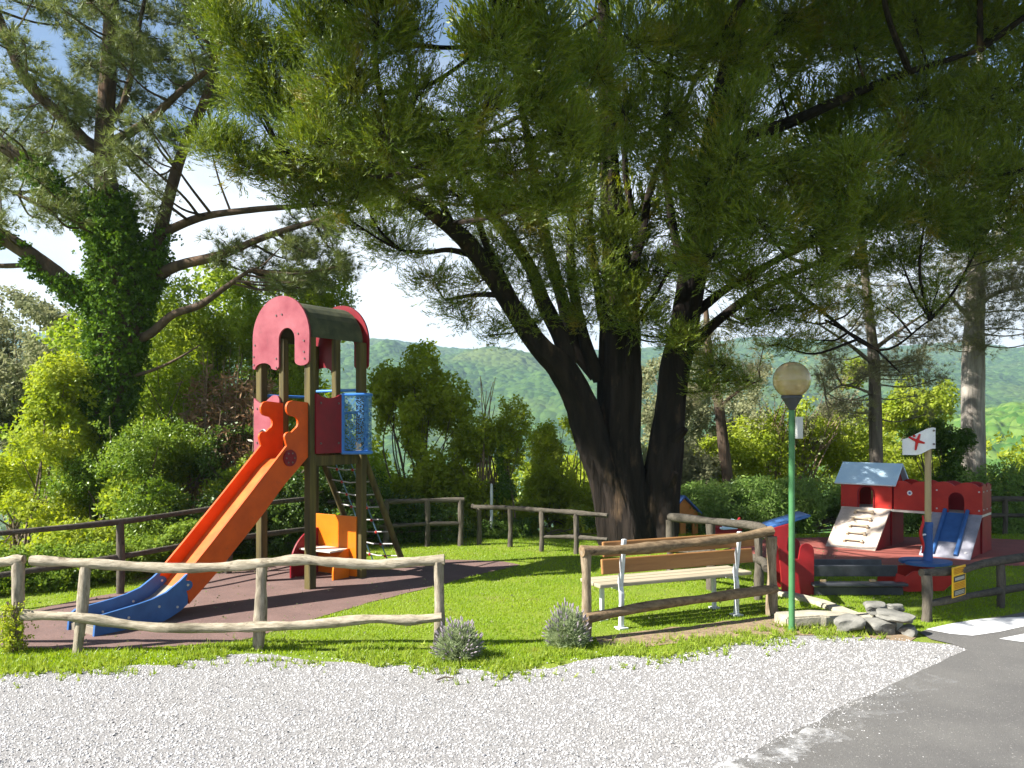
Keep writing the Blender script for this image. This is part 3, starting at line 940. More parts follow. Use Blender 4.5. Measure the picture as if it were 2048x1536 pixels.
fence('log_fence', 'dark shaded log fence behind the rope net of the slide tower',
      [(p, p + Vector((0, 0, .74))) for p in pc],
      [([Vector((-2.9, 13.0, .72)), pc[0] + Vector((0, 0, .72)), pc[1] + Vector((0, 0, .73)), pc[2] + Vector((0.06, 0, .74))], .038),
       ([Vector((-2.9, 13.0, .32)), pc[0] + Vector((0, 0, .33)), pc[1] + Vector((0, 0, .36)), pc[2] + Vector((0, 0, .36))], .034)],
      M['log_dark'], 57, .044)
pd = [Vector((-6.3, 7.6, 0)), G(240, 1188), Vector((-3.7, 10.75, 0)), Vector((-2.95, 12.1, 0))]
def up(p, z): return p + Vector((0, 0, z))
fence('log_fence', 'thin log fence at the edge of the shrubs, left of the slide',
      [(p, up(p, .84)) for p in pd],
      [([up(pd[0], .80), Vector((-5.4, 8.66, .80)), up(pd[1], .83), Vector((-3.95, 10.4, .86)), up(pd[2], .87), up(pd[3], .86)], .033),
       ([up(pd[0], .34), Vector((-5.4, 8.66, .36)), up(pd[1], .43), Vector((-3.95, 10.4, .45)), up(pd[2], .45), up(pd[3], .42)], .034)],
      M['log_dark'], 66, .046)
pe = [G(1853, 1243), G(2001, 1215), Vector((7.4, 9.9, 0))]
fence('log_fence', 'dark log fence on the right by the road carrying the yellow sign',
      [(up(pe[0], 0), up(pe[0], .46)), (pe[1], up(pe[1], .46)), (pe[2], up(pe[2], .5))],
      [([up(pe[0], .48) - Vector((.05, 0, 0)), up(pe[0].lerp(pe[1], .45), .46), up(pe[1], .50), up(pe[2], .52)], .042),
       ([up(pe[0], .17), up(pe[0].lerp(pe[1], .5), .18), up(pe[1], .18), up(pe[2], .2)], .036)],
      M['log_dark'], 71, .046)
pf = [G(1960, 1066), G(2010, 1064), Vector((11.2, 14.6, 0))]
fence('log_fence', 'distant dark log fence behind the castle at the right edge',
      [(p, up(p, .6)) for p in pf],
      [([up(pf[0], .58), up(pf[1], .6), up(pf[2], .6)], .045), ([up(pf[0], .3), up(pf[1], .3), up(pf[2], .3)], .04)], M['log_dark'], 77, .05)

# ================================================================== SLIDE TOWER
TW = .857
tower = empty('slide_tower', 'wooden slide tower with pink arched roof panel and orange chute', 'slide tower', (-3.10, 10.22, 0), math.atan2(-.55, .835))
def post(x, y, z0, z1, r=.05, name='post'):
    o = MB().box((x, y, (z0 + z1) / 2), (r * 2, r * 2, z1 - z0), bev=.012).build(name, M['tower_wood'], tower)
    return o
for (x, y) in ((0, 0), (TW, 0), (0, TW), (TW, TW)): post(x, y, -.05, 2.98)
post(.40, 0, 1.60, 2.98, .042, 'short_post'); post(TW, .42, 1.60, 2.98, .04, 'short_post')
# floor boards and joists
fl_o = MB().box((TW / 2, TW / 2, 1.50), (TW - .1, .06, .12)).box((TW / 2, .02, 1.51), (TW - .1, .045, .12)).box((TW / 2, TW - .02, 1.51), (TW - .1, .045, .12)) \
    .box((.02, TW / 2, 1.51), (.045, TW - .1, .12)).box((TW - .02, TW / 2, 1.51), (.045, TW - .1, .12)).build('floor_frame', M['tower_wood'], tower)
for k in range(6):
    MB().box((TW / 2, .075 + k * .1415, 1.59), (TW - .11, .132, .03)).build('floor_board', M['tower_wood'], tower)
# barrel roof: two layers of a bent sheet
def arc(r, n=18, c=TW / 2, zc=2.98, a0=0, a1=math.pi): return [(c + r * math.cos(a), zc + r * math.sin(a)) for a in np.linspace(a0, a1, n)]
prof = arc(.455) + arc(.435)[::-1]
MB().prism(prof, (.0, TW), lambda u, v, t: (u, t, v)).build('roof', M['roof_sheet'], tower, smooth=False)
# gable panels: arch with a doorway cut and a scalloped hem
def gable(y0, y1, mat, name):
    pts = []
    c = TW / 2
    for a in np.linspace(0, math.pi, 26): pts.append((c + .50 * math.cos(a), 2.99 + .50 * math.sin(a)))
    pts += [(c - .50, 2.63)]
    for a in np.linspace(math.pi, 0, 10): pts.append((.12 + .15 * math.cos(a) - .0, 2.62 + .075 * math.sin(a)))
    pts += [(.30, 2.61), (.36, 2.60), (.40, 2.64)]
    for a in np.linspace(math.pi, 0, 14): pts.append((.54 + .14 * math.cos(a), 2.96 + .14 * math.sin(a)))
    for a in np.linspace(math.pi, 2 * math.pi, 10): pts.append((.80 + .12 * math.cos(a), 2.70 + .06 * math.sin(a)))
    return MB().prism(pts, (y0, y1), lambda u, v, t: (u, t, v)).build(name, mat, tower)
g1 = gable(-.080, -.055, M['pink'], 'gable_panel')
g1['label'] = 'faded pink front gable panel'
gable(TW + .055, TW + .080, M['crimson'], 'gable_panel')['label'] = 'crimson rear gable panel'
bb = Bolts()
for (x, z) in ((.36, 3.26), (.46, 3.265), (-.03, 2.92), (-.05, 2.78), (-.05, 2.68), (.36, 2.74), (.36, 2.63), (.74, 3.02), (.84, 2.93), (.84, 2.80), (.85, 2.72)):
    bb.tube([(x, -.090, z), (x, -.079, z)], .011, 8)
bb.build('bolt', M['bolt'], g1)
# lower left guard panel on the slide side, wavy top and a slot
pts = [(-.05, 1.60), (.41, 1.60), (.41, 2.25)] + [(.41 - .46 * t, 2.25 + .05 * math.sin(t * 2 * math.pi + .4)) for t in np.linspace(.05, 1, 14)]
gp = MB().prism(pts, (-.080, -.055), lambda u, v, t: (u, t, v)).build('guard_panel', M['pink'], tower)
gp['label'] = 'faded pink guard panel left of the slide'
MB().tube([(.05 + .16 * t, -.084, 1.83 + .05 * math.sin(t * 3.1)) for t in np.linspace(0, 1, 8)], .012, 6).build('slot', M['bolt'], gp)
Bolts().tube([(.01, -.09, 2.14), (.01, -.079, 2.14)], .012, 8).tube([(.01, -.09, 1.72), (.01, -.079, 1.72)], .012, 8).build('bolt', M['bolt'], gp)
# crimson side panel
pts = [(.02, 1.60), (.44, 1.60), (.44, 2.31)] + [(.44 - .42 * t, 2.31 - .05 * math.sin(t * math.pi) * (1 if .15 < t < .85 else .4)) for t in np.linspace(.02, 1, 14)]
sp_ = MB().prism(pts, (TW + .055, TW + .080), lambda u, v, t: (t, u, v)).build('side_panel', M['crimson'], tower)
sb = Bolts()
for (y, z) in ((.09, 2.2), (.38, 2.2), (.09, 1.72), (.38, 1.72)): sb.tube([(TW + .079, y, z), (TW + .092, y, z)], .013, 8)
sb.build('bolt', M['bolt'], sp_)
# bulging balcony of blue bars with a perforated sheet
bal_pts = [(TW + .06 + .26 * math.sin(math.pi * t), .46 + .42 * t) for t in np.linspace(0, 1, 13)]
bal = MB().tube([(x, y, 2.31) for x, y in bal_pts], .019, 8).build('balcony_rail', M['blue_bar'], tower, smooth=True)
MB().tube([(x, y, 1.60) for x, y in bal_pts], .022, 8).build('lower_rail', M['blue_bar'], bal, smooth=True)
for q in (0, 12):
    x, y = bal_pts[q]
    MB().box((x, y, 1.955), (.045, .055, .72), bev=.008).build('balcony_bar', M['blue_bar'], bal)
vs_ = []; fs_ = []
for i, (x, y) in enumerate(bal_pts): vs_ += [(x + .004, y, 1.63), (x + .004, y, 2.29)]
for i in range(12): fs_.append((2 * i, 2 * i + 2, 2 * i + 3, 2 * i + 1))
MB().add(vs_, fs_).build('perforated_sheet', M['mesh_panel'], bal)
MB().add([(x, y, 1.615) for x, y in bal_pts] + [(TW, .88, 1.615), (TW, .46, 1.615)], [tuple(range(15))]).build('balcony_floor', M['blue_bar'], bal)
MB().tube([(TW + .02, .47, 2.08), (TW + .02, .84, 2.10)], .018, 8).build('crossbar', M['blue_bar'], tower, smooth=True)
MB().tube([(.03, TW - .01, 2.38), (TW - .03, TW - .01, 2.38)], .018, 8).build('crossbar', M['blue_bar'], tower, smooth=True)
MB().tube([(.0, .04, 2.30), (.0, TW - .04, 2.30)], .018, 8).build('crossbar', M['blue_bar'], tower, smooth=True)
# ground-level seat: amber board between the rear posts, red seat cheeks and a pale shelf
bp_ = MB().box((TW / 2 + .02, TW - .06, .40), (TW - .08, .025, .76), bev=.006).build('seat_back', M['amber'], tower)
def cheek(y0, y1):
    pts = [(.18, .0), (.60, .0), (.66, .30)] + [(.62 - .42 * (1 - math.cos(a)), .30 + .36 * math.sin(a)) for a in np.linspace(.25, math.pi / 2, 9)] + [(.18, .55)]
    return pts
pts = [(-.46, .01), (.0, .01), (.0, .60)] + [(-.46 * math.sin(a), .14 + .46 * math.cos(a)) for a in np.linspace(0.08, math.pi / 2, 12)]
MB().prism(pts, (.12, .145), lambda u, v, t: (t + .02, TW - .075 + u, v)).build('seat_cheek', M['crimson'], tower)
MB().prism(pts, (TW - .16, TW - .135), lambda u, v, t: (t, TW - .075 + u * .6, v * .62)).build('seat_cheek', M['amber'], tower)
MB().box((TW / 2, TW - .24, .36), (TW - .29, .32, .022), bev=.006).build('seat_board', M['shelf'], tower)
# climbing net on the back: two leaning poles, rungs of rope
def bk(x, t, z=None): return (x, TW + .06 + .80 * t, (1.55 * (1 - t) + .0) if z is None else z)
for x in (.06, TW - .02):
    MB().tube([bk(x, -.02), bk(x, 1.0)], .042, 10).build('net_pole', M['tower_wood'], tower, smooth=True)
for k in range(1, 9):
    t = k / 9
    rp = MB().tube([bk(.08, t), (TW / 2, bk(0, t)[1], bk(0, t)[2] - .03), bk(TW - .04, t)], .009, 6).build('net_rope', M['rope'], tower, smooth=True)
    kb = MB()
    for x in (TW * .33, TW * .66):
        q = bk(x, t); kb.lathe([(.0, -.022), (.02, -.012), (.02, .012), (.0, .022)], (q[0], q[1], q[2] - .025), 8)
    kb.build('knot', M['red'], rp)['kind'] = 'stuff'
for x in (TW * .33, TW * .66):
    MB().tube([bk(x, .02), bk(x, .98)], .009, 6).build('net_rope', M['rope_blue'], tower, smooth=True)

# the chute --------------------------------------------------------
NX, LX = .845, .435          # near and far side walls
rim = [(-.37, 1.70), (-.9, 1.175), (-1.40, .69), (-1.66, .445)]
low = [(-.05, 1.56), (-.40, 1.26), (-.722, .935), (-1.30, .40), (-1.64, .125)]
def head():
    p = [(-.02, 2.20), (-.28, 2.22)]
    p += [(-.30 + .075 * math.cos(a), 2.13 + .085 * math.sin(a)) for a in np.linspace(math.pi / 2, math.pi * 1.35, 9)]
    p += [(-.27 + .07 * math.cos(a), 1.965 + .075 * math.sin(a)) for a in np.linspace(math.pi * .55, -math.pi * .4, 9)]
    p += [(-.33 + .07 * math.cos(a), 1.80 + .06 * math.sin(a)) for a in np.linspace(math.pi * .35, math.pi * 1.1, 8)]
    return p
kn = [(-1.66 + .0 + .0, .445)]
near_poly = head() + rim[0:] + [(-1.70, .36)] + [(-1.665 + .065 * math.cos(a), .315 + .055 * math.sin(a)) for a in np.linspace(math.pi * .6, -math.pi * .55, 9)] + [(-1.66, .22)] + low[::-1] + [(-.02, 1.58)]
slide = MB().prism(near_poly, (NX, NX + .028), lambda u, v, t: (t, u, v)).build('slide', M['orange'], tower)
slide['label'] = 'orange chute wall with puzzle-shaped head'
MB().prism(near_poly, (LX - .028, LX), lambda u, v, t: (t, u, v)).build('side_wall', M['orange'], slide)
# blue run-out
brim = [(-1.655, .44), (-1.75, .37), (-1.90, .285), (-2.05, .245), (-2.19, .225), (-2.40, .205), (-2.56, .19), (-2.62, .15), (-2.635, .0)]
blow = [(-1.95, .0), (-1.85, .03), (-1.74, .075), (-1.66, .13)]
knob = [(-1.66, .215)] + [(-1.665 + .062 * math.cos(a), .315 + .052 * math.sin(a)) for a in np.linspace(-math.pi * .55, math.pi * .6, 9)]
bpoly = brim + blow + knob
for x in (NX, LX - .028):
    w_ = MB().prism(bpoly, (x + .001, x + .030), lambda u, v, t: (t, u, v)).build('run_out_wall', M['blue'], slide)
    bt = Bolts()
    for (y, z) in ((-1.66, .32), (-1.98, .16), (-2.3, .115), (-1.78, .12)): bt.tube([(x + .030, y, z), (x + .038, y, z)], .013, 8)
    bt.build('bolt', M['bolt_pale'], slide)
bed = [(-.05, 1.56), (-.30, 1.54), (-.42, 1.45), (-.9, .985), (-1.40, .50), (-1.64, .275)]
bed2 = [(-1.64, .275), (-1.78, .185), (-1.95, .13), (-2.15, .105), (-2.45, .09), (-2.60, .075)]
def ribbon(pl, th=.02): return [tuple(p) for p in pl] + [(a, b - th) for a, b in reversed(pl)]
MB().prism(ribbon(bed), (LX, NX), lambda u, v, t: (t, u, v)).build('slide_bed', M['bed_orange'], slide)
MB().prism(ribbon(bed2), (LX, NX), lambda u, v, t: (t, u, v)).build('run_out_bed', M['bed'], slide)
MB().box(((LX + NX) / 2, -2.60, .035), (NX - LX, .02, .07)).build('run_out_lip', M['bed'], slide)
rd = MB().tube([(NX + .028, -.33, 1.56), (NX + .045, -.33, 1.56)], .095, 24).build('joint_disc', M['crimson'], slide)
bt = Bolts()
for a in range(6): bt.tube([(NX + .045, -.33 + .06 * math.cos(a * 1.047), 1.56 + .06 * math.sin(a * 1.047)), (NX + .052, -.33 + .06 * math.cos(a * 1.047), 1.56 + .06 * math.sin(a * 1.047))], .010, 8)
bt.build('bolt', M['bolt'], slide)

# ================================================================== BENCH by the middle fence
bench = empty('park_bench', 'wooden bench with white steel legs standing on the lawn behind the brown log fence', 'bench', (1.05, 7.84, 0), math.atan2(.55, 1.25))
for x in (0.0, 1.36):
    # rear leg rising into the backrest support, cranked at seat height
    prof_ = [(.0, 0), (.045, 0), (.035, .34), (.065, .40), (-.01, .86), (-.05, .86), (.015, .40), (-.005, .34)]
    lg = MB().prism(prof_, (x - .02, x + .02), lambda u, v, t: (t, u, v)).build('rear_leg', M['white_metal'], bench, bevel=.004)
    MB().box((x, .02, .008), (.10, .10, .016)).build('foot_plate', M['white_metal'], lg)
    lg = MB().prism([(.36, 0), (.40, 0), (.42, .375), (.37, .375)], (x - .018, x + .018), lambda u, v, t: (t, u, v)).build('front_leg', M['white_metal'], bench, bevel=.004)
    MB().box((x, .38, .008), (.09, .08, .016)).build('foot_plate', M['white_metal'], lg)
    MB().box((x, .23, .376), (.035, .40, .03)).build('seat_bearer', M['white_metal'], bench)
for k in range(3):
    MB().box((.68, .105 + k * .135, .412), (1.80, .122, .038), bev=.012).build('seat_plank', M['bench_pale'], bench)
MB().box((.68, .035, .600), (1.78, .032, .145), rx=-.12, bev=.012).build('back_plank', M['bench_wood'], bench)
MB().box((.68, .012, .768), (1.78, .032, .145), rx=-.12, bev=.012).build('back_plank', M['bench_wood'], bench)

# ================================================================== LAMP POST
lx, ly = 2.635, 7.77
lamp = empty('lamp_post', 'green lamp post with a smoked amber globe at the gravel edge', 'street lamp', (lx, ly, 0))
MB().lathe([(.040, -.05), (.034, .02), (.0285, .05), (.0285, 2.08)], n=20).build('pole', M['green_pole'], lamp, smooth=True)
MB().lathe([(.022, 2.08), (.03, 2.085), (.036, 2.10), (.085, 2.185), (.098, 2.195), (.098, 2.215), (.09, 2.22)], n=28).build('globe_holder', M['dark_metal'], lamp, smooth=True)
MB().lathe([(.172 * math.sin(a), 2.365 - .172 * math.cos(a)) for a in np.linspace(.50, math.pi - .03, 26)], n=40).build('globe', M['globe'], lamp, smooth=True)
MB().lathe([(.02, 2.22), (.03, 2.24), (.045, 2.30), (.045, 2.38), (.02, 2.42)], n=16).build('bulb', M['flag'], lamp, smooth=True)
nb = MB().box((.062, -.02, 1.915), (.075, .03, .205), rz=.5, bev=.004).build('notice_box', M['sign_box'], lamp)
MB().box((.045, -.043, 1.92), (.016, .004, .17), rz=.5).build('notice_print', M['sign_print'], nb)
MB().tube([(.0, 0, 1.97), (.045, 0, 1.97)], .008, 6).build('bracket', M['dark_metal'], lamp)

# ================================================================== PLAY CASTLE on the right
ca = math.atan2(-.66, .75)
castle = empty('play_castle', 'red toddler play castle with pale blue roof, rung ramp and small slide', 'play castle', tuple(G(1682, 1012, .588).to_2d()) + (0,), ca)
FZ, WZ = .588, .98
def arched(x0, x1, dx, dw, z0, z1, dh, th):
    """wall with an arched doorway as one outline"""
    a = [(x0, z0), (dx - dw / 2, z0)]
    a += [(dx + dw / 2 * math.cos(t), dh + dw / 2 * math.sin(t)) for t in np.linspace(math.pi, 0, 10)]
    a += [(dx + dw / 2, z0), (x1, z0), (x1, z1), (x0, z1)]
    return a
HW, HD = .80, .62
wl_ = MB().prism(arched(0, HW, .40, .22, FZ, WZ + .02, .82, 0), (0, .025), lambda u, v, t: (u, t, v)).build('house_wall', M['red'], castle)
wl_['label'] = 'red front wall with arched doorway'
bt = Bolts()
for x in (.04, HW - .04):
    for z in (FZ + .05, WZ - .04): bt.tube([(x, -.008, z), (x, .001, z)], .010, 8)
bt.build('bolt', M['bolt'], wl_)
# door frame moulding
fr_ = [(.40 + .125 * math.cos(t), .82 + .125 * math.sin(t)) for t in np.linspace(math.pi, 0, 12)]
MB().tube([(.275, -.006, FZ + .01)] + [(u, -.006, v) for u, v in fr_] + [(.525, -.006, FZ + .01)], .012, 6).build('door_frame', M['crimson'], wl_)
MB().prism(arched(0, HW, .40, .22, FZ, WZ + .02, .82, 0), (HD - .025, HD), lambda u, v, t: (u, t, v)).build('house_wall', M['red'], castle)
gpts = [(.025, FZ), (HD - .025, FZ), (HD - .025, WZ), (HD / 2, WZ + .30), (.025, WZ)]
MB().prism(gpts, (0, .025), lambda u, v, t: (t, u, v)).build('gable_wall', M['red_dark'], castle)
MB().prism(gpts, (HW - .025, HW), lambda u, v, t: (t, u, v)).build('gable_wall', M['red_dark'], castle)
sl = math.atan2(.31, HD / 2 + .06)
for sgn in (1, -1):
    y = HD / 2 - sgn * (HD / 4 + .035)
    MB().box((HW / 2, y, WZ + .155), (HW + .16, .52, .03), rx=sgn * sl * 1.0, bev=.008).build('roof_panel', M['light_blue'], castle)
MB().box((HW / 2, HD / 2, FZ - .015), (HW, HD, .03)).build('floor', M['shelf'], castle)
# climbing ramp with rungs
RL = .74
ra = math.atan2(FZ, RL)
def ramp(x0, x1, mat, name):
    return MB().prism([(-.01, FZ), (-RL, .012), (-RL, .0), (-RL + .03, -.0), (-.01, FZ - .04)], (x0, x1), lambda u, v, t: (t, u, v)).build(name, mat, castle)
rp = ramp(.02, HW - .02, M['ramp'], 'climbing_ramp')
for k in range(5):
    t = .14 + k * .175
    y, z = -.01 - (RL - .01) * t, FZ * (1 - t)
    rg_ = MB().tube([(.27, y - .03, z + .045), (.56, y - .03, z + .045)], .016, 8).build('rung', M['rung'], rp, smooth=True)
    MB().box((.28, y - .018, z + .02), (.035, .05, .05), rx=ra).box((.55, y - .018, z + .02), (.035, .05, .05), rx=ra).build('rung_bracket', M['rung'], rg_)
tri = [(0, FZ - .04), (-RL + .05, .0), (0, .0)]
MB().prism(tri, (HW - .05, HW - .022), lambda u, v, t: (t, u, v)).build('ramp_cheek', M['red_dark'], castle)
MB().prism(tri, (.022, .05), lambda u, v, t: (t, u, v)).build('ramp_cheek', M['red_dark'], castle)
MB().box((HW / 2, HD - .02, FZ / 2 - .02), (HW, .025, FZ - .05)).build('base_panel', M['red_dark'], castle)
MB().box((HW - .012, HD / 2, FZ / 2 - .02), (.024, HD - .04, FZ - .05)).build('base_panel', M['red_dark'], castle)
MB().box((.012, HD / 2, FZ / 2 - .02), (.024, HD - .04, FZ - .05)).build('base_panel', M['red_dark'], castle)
# bridge parapet, scalloped
T0, T1, TE = HW + .0, 1.42, 2.08
def scallop(x0, x1, n, z0, z1, h):
    p = [(x0, z0), (x1, z0)]
    top = []
    for i in range(n * 8 + 1):
        t = i / (n * 8)
        top.append((x0 + (x1 - x0) * t, z1 + h * abs(math.sin(math.pi * (t * n + .15))) ** .7))
    return p + top[::-1]
pr = MB().prism(scallop(HW + .02, T1, 2, FZ, .98, .07), (.03, .055), lambda u, v, t: (u, t, v)).build('parapet', M['red'], castle)
MB().prism(scallop(HW + .02, T1, 2, FZ, .98, .07), (HD - .055, HD - .03), lambda u, v, t: (u, t, v)).build('parapet', M['red'], castle)
bg = MB().tube([(1.06, .030, .86), (1.06, .024, .86)], .038, 20).build('badge', M['flag'], pr)
MB().tube([(1.06, .024, .86), (1.06, .020, .86)], .018, 16).build('badge_centre', M['blue'], bg)
MB().box(((HW + T1) / 2, HD / 2, FZ - .02), (T1 - HW, HD - .02, .035)).build('bridge_floor', M['shelf'], castle)
# second turret with the small slide
a = [(T1, FZ), (1.62, FZ)] + [(1.73 + .11 * math.cos(t), .80 + .11 * math.sin(t)) for t in np.linspace(math.pi, 0, 10)] + [(1.84, FZ), (TE, FZ)]
top = [(T1 + (TE - T1) * t, .99 + .075 * abs(math.sin(math.pi * (t * 2 + .1))) ** .7) for t in np.linspace(0, 1, 17)]
tp = MB().prism(a + top[::-1], (0, .025), lambda u, v, t: (u, t, v)).build('turret_wall', M['red'], castle)
bt = Bolts()
for x in (T1 + .04, TE - .04):
    for z in (FZ + .06, .93): bt.tube([(x, -.010, z), (x, .001, z)], .013, 8)
bt.build('bolt', M['bolt_pale'], tp)
for x in (TE - .025,):
    sc_ = [(p[0], p[1]) for p in scallop(.03, HD, 2, FZ, .98, .07)]
    tw_ = MB().prism(sc_, (x, x + .025), lambda u, v, t: (t, u, v)).build('turret_wall', M['red_dark'], castle)
    bt = Bolts()
    for y in (.08, .30, HD - .06):
        for z in (FZ + .07, .93): bt.tube([(x + .024, y, z), (x + .034, y, z)], .011, 8)
    bt.build('bolt', M['bolt_pale'], tw_)
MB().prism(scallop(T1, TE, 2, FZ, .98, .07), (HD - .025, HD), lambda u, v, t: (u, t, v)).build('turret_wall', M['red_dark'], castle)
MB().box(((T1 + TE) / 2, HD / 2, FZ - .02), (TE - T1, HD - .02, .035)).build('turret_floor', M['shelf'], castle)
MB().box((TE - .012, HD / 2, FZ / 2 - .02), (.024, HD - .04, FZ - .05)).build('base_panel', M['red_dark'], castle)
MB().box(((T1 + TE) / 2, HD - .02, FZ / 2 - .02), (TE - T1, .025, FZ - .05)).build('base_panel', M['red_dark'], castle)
rp2 = ramp(T1 - .02, TE, M['ramp_grey'], 'slide_ramp')
MB().prism(tri, (TE - .05, TE - .024), lambda u, v, t: (t, u, v)).build('ramp_cheek', M['red_dark'], castle)
chute = MB().prism([(-.01, FZ + .012), (-RL + .02, .022), (-RL + .02, .010), (-.01, FZ - .0)], (1.575, 1.885), lambda u, v, t: (t, u, v)).build('toddler_slide', M['blue'], rp2)
for x in (1.575, 1.885):
    MB().tube([(x, -.0, FZ + .05), (x, -RL * .5, FZ * .5 + .045), (x, -RL + .02, .05)], .030, 10).build('slide_rim', M['blue'], rp2, smooth=True)
bt = Bolts()
for x in (1.47, 2.0): bt.tube([(x, -RL * .87, FZ * .13 + .005), (x, -RL * .88, FZ * .13 + .016)], .018, 10)
bt.build('bolt', M['bolt_pale'], rp2)

# ================================================================== PLAY BOAT with mast and flag
BD = 9.62
bx = lambda px: (px - 1024) / F_PX * BD
bz = lambda py: CAM_H - (py - HOR) / F_PX * BD
boat = empty('play_boat', 'red play boat with dark planks, blue deck and a mast, standing on the lawn', 'play boat', (bx(1700), BD, 0), 0)
ox = bx(1700)
def bp(px, py): return (bx(px) - ox, bz(py))
stern = [bp(1552, 1185), bp(1613, 1185), bp(1613, 1110)] + [bp(1599 + 14 * math.cos(t), 1097 - 16 * math.sin(t)) for t in np.linspace(.2, math.pi * .85, 8)] \
    + [bp(1583, 1112), bp(1572, 1111), bp(1560, 1092), bp(1562, 1070), bp(1572, 1058), bp(1574, 1040), bp(1532, 1052), bp(1545, 1090)]
MB().prism(stern, (-.24, -.21), lambda u, v, t: (u, t, v)).build('stern_panel', M['red_dark'], boat)
MB().prism(stern, (.21, .24), lambda u, v, t: (u, t, v)).build('stern_panel', M['red_dark'], boat)
x0_, z0_ = bp(1520, 1050); x1_, z1_ = bp(1602, 1026)
MB().prism([(x0_, z0_), (x1_ - .04, z1_), (x1_, z1_), (x1_, z1_ - .025), (x0_, z0_ - .03)], (-.30, .30), lambda u, v, t: (u + .05, t * .62, v)).build('stern_top', M['blue'], boat, bevel=.008)
xa, xb = bp(1612, 0)[0], bp(1778, 0)[0]
for (y, zc, h, tilt) in ((-.20, .275, .13, .12), (.20, .275, .13, -.12)):
    MB().box(((xa + xb) / 2, y, zc), (xb - xa, .035, h), rx=tilt, bev=.010).build('side_plank', M['dark_plank'], boat)
MB().box(((xa + xb) / 2 + .02, -.255, .135), (xb - xa + .10, .16, .035), bev=.010).build('seat_plank', M['dark_plank'], boat)
MB().box(((xa + xb) / 2 + .02, -.255, .055), (xb - xa + .04, .030, .09), bev=.008).build('foot_plank', M['dark_plank'], boat)
for x in (xa + .12, xb - .28):
    bk_ = MB().box((x, -.20, .08), (.07, .045, .19), bev=.006).build('bracket', M['mast'], boat)
    Bolts().tube([(x, -.225, .12), (x, -.235, .12)], .012, 8).tube([(x, -.225, .05), (x, -.235, .05)], .012, 8).build('bolt', M['bolt_pale'], bk_)
bow = [bp(1775, 1140), bp(1795, 1146), bp(1810, 1136), bp(1887, 1136), bp(1884, 1160), bp(1868, 1174), bp(1800, 1176), bp(1770, 1172)]
MB().prism(bow, (-.22, -.19), lambda u, v, t: (u, t, v)).build('bow_panel', M['red'], boat)
MB().prism(bow, (.19, .22), lambda u, v, t: (u, t, v)).build('bow_panel', M['red'], boat)
# cloud-shaped deck with a bay on the left
dc = bp(1850, 1122)
dk = []
for t in np.linspace(math.pi * 1.02, math.pi * -.92, 40):
    r = 1 + .05 * math.cos(3 * t)
    dk.append((dc[0] + .285 * r * math.cos(t), .27 * r * math.sin(t)))
dk += [(dc[0] - .17, -.06), (dc[0] - .03, -.03), (dc[0] - .02, .03), (dc[0] - .16, .05)]
MB().prism(dk, (.325, .36), lambda u, v, t: (u, v, t)).build('deck', M['blue'], boat, bevel=.006)
mx_ = bp(1856, 0)[0]
mast_o = MB().lathe([(.040, .30), (.040, .74), (.036, .76), (.036, 1.88), (.02, 1.90)], (mx_, 0, 0), 14).build('mast', M['mast'], boat, smooth=True)
MB().lathe([(.052, .35), (.052, .74), (.056, .75), (.056, .80), (.045, .81)], (mx_, 0, 0), 16).build('mast_sleeve', M['navy'], mast_o, smooth=True)
MB().tube([(mx_ - .10 + .016 * math.sin(t * 9), -.06, bz(1105) + (bz(1030) - bz(1105)) * t) for t in np.linspace(0, 1, 20)], [.010 + .010 * math.sin(math.pi * t) for t in np.linspace(0, 1, 20)], 8).build('handle', M['mark_red'], mast_o, smooth=True)
MB().tube([(mx_ - .10, -.06, .665), (mx_, 0, .665)], .012, 8).build('handle_arm', M['flag'], mast_o)
# flag: a bent white plastic sheet
fv = []; NU, NV = 16, 6
for th in (0, .012):
    for i in range(NU + 1):
        t = i / NU
        for j in range(NV + 1):
            s_ = j / NV
            top_ = 1.905 - .115 * (3 * t * t - 2 * t ** 3) + .015 * math.sin(t * 5)
            u_ = min(1, max(0, (t - .12) / .5)); bot_ = 1.665 - .075 * (3 * u_ * u_ - 2 * u_ ** 3)
            fv.append((mx_ + .062 - .37 * t, -.05 - .035 * math.sin(t * 5.5) + th, bot_ + (top_ - bot_) * s_))
ff = []
n1 = (NU + 1) * (NV + 1)
for i in range(NU):
    for j in range(NV):
        q = i * (NV + 1) + j
        ff.append((q, q + 1, q + NV + 2, q + NV + 1)); ff.append((n1 + q, n1 + q + NV + 1, n1 + q + NV + 2, n1 + q + 1))
for i in range(NU):
    for j in (0, NV):
        q = i * (NV + 1) + j; ff.append((q, q + NV + 1, n1 + q + NV + 1, n1 + q))
for j in range(NV):
    for i in (0, NU):
        q = i * (NV + 1) + j; ff.append((q, q + 1, n1 + q + 1, n1 + q))
flag = MB().add(fv, ff).build('flag', M['flag'], mast_o, smooth=True)
def fpt(px, py):
    x = bx(px) - ox; t = (mx_ + .062 - x) / .37
    return (x, -.05 - .035 * math.sin(t * 5.5) - .006, bz(py))
fg = MB()
for a, b in (((1830, 882), (1816, 874)), ((1830, 882), (1834, 868)), ((1830, 882), (1842, 886)), ((1830, 880), (1827, 900)), ((1828, 884), (1832, 880))):
    fg.tube([fpt(*a), fpt((a[0] + b[0]) / 2, (a[1] + b[1]) / 2), fpt(*b)], [.019, .015, .010], 8)
q = fpt(1825, 872)
fg.lathe([(.0, -.016), (.014, -.009), (.014, .009), (.0, .016)], q, 10)
fg.build('figure_mark', M['mark_red'], flag)
fb_ = Bolts()
for (px, py) in ((1861, 861), (1861, 888)):
    q = fpt(px, py); fb_.tube([q, (q[0], q[1] - .012, q[2])], .012, 8)
fb_.build('bolt', M['bolt'], flag)

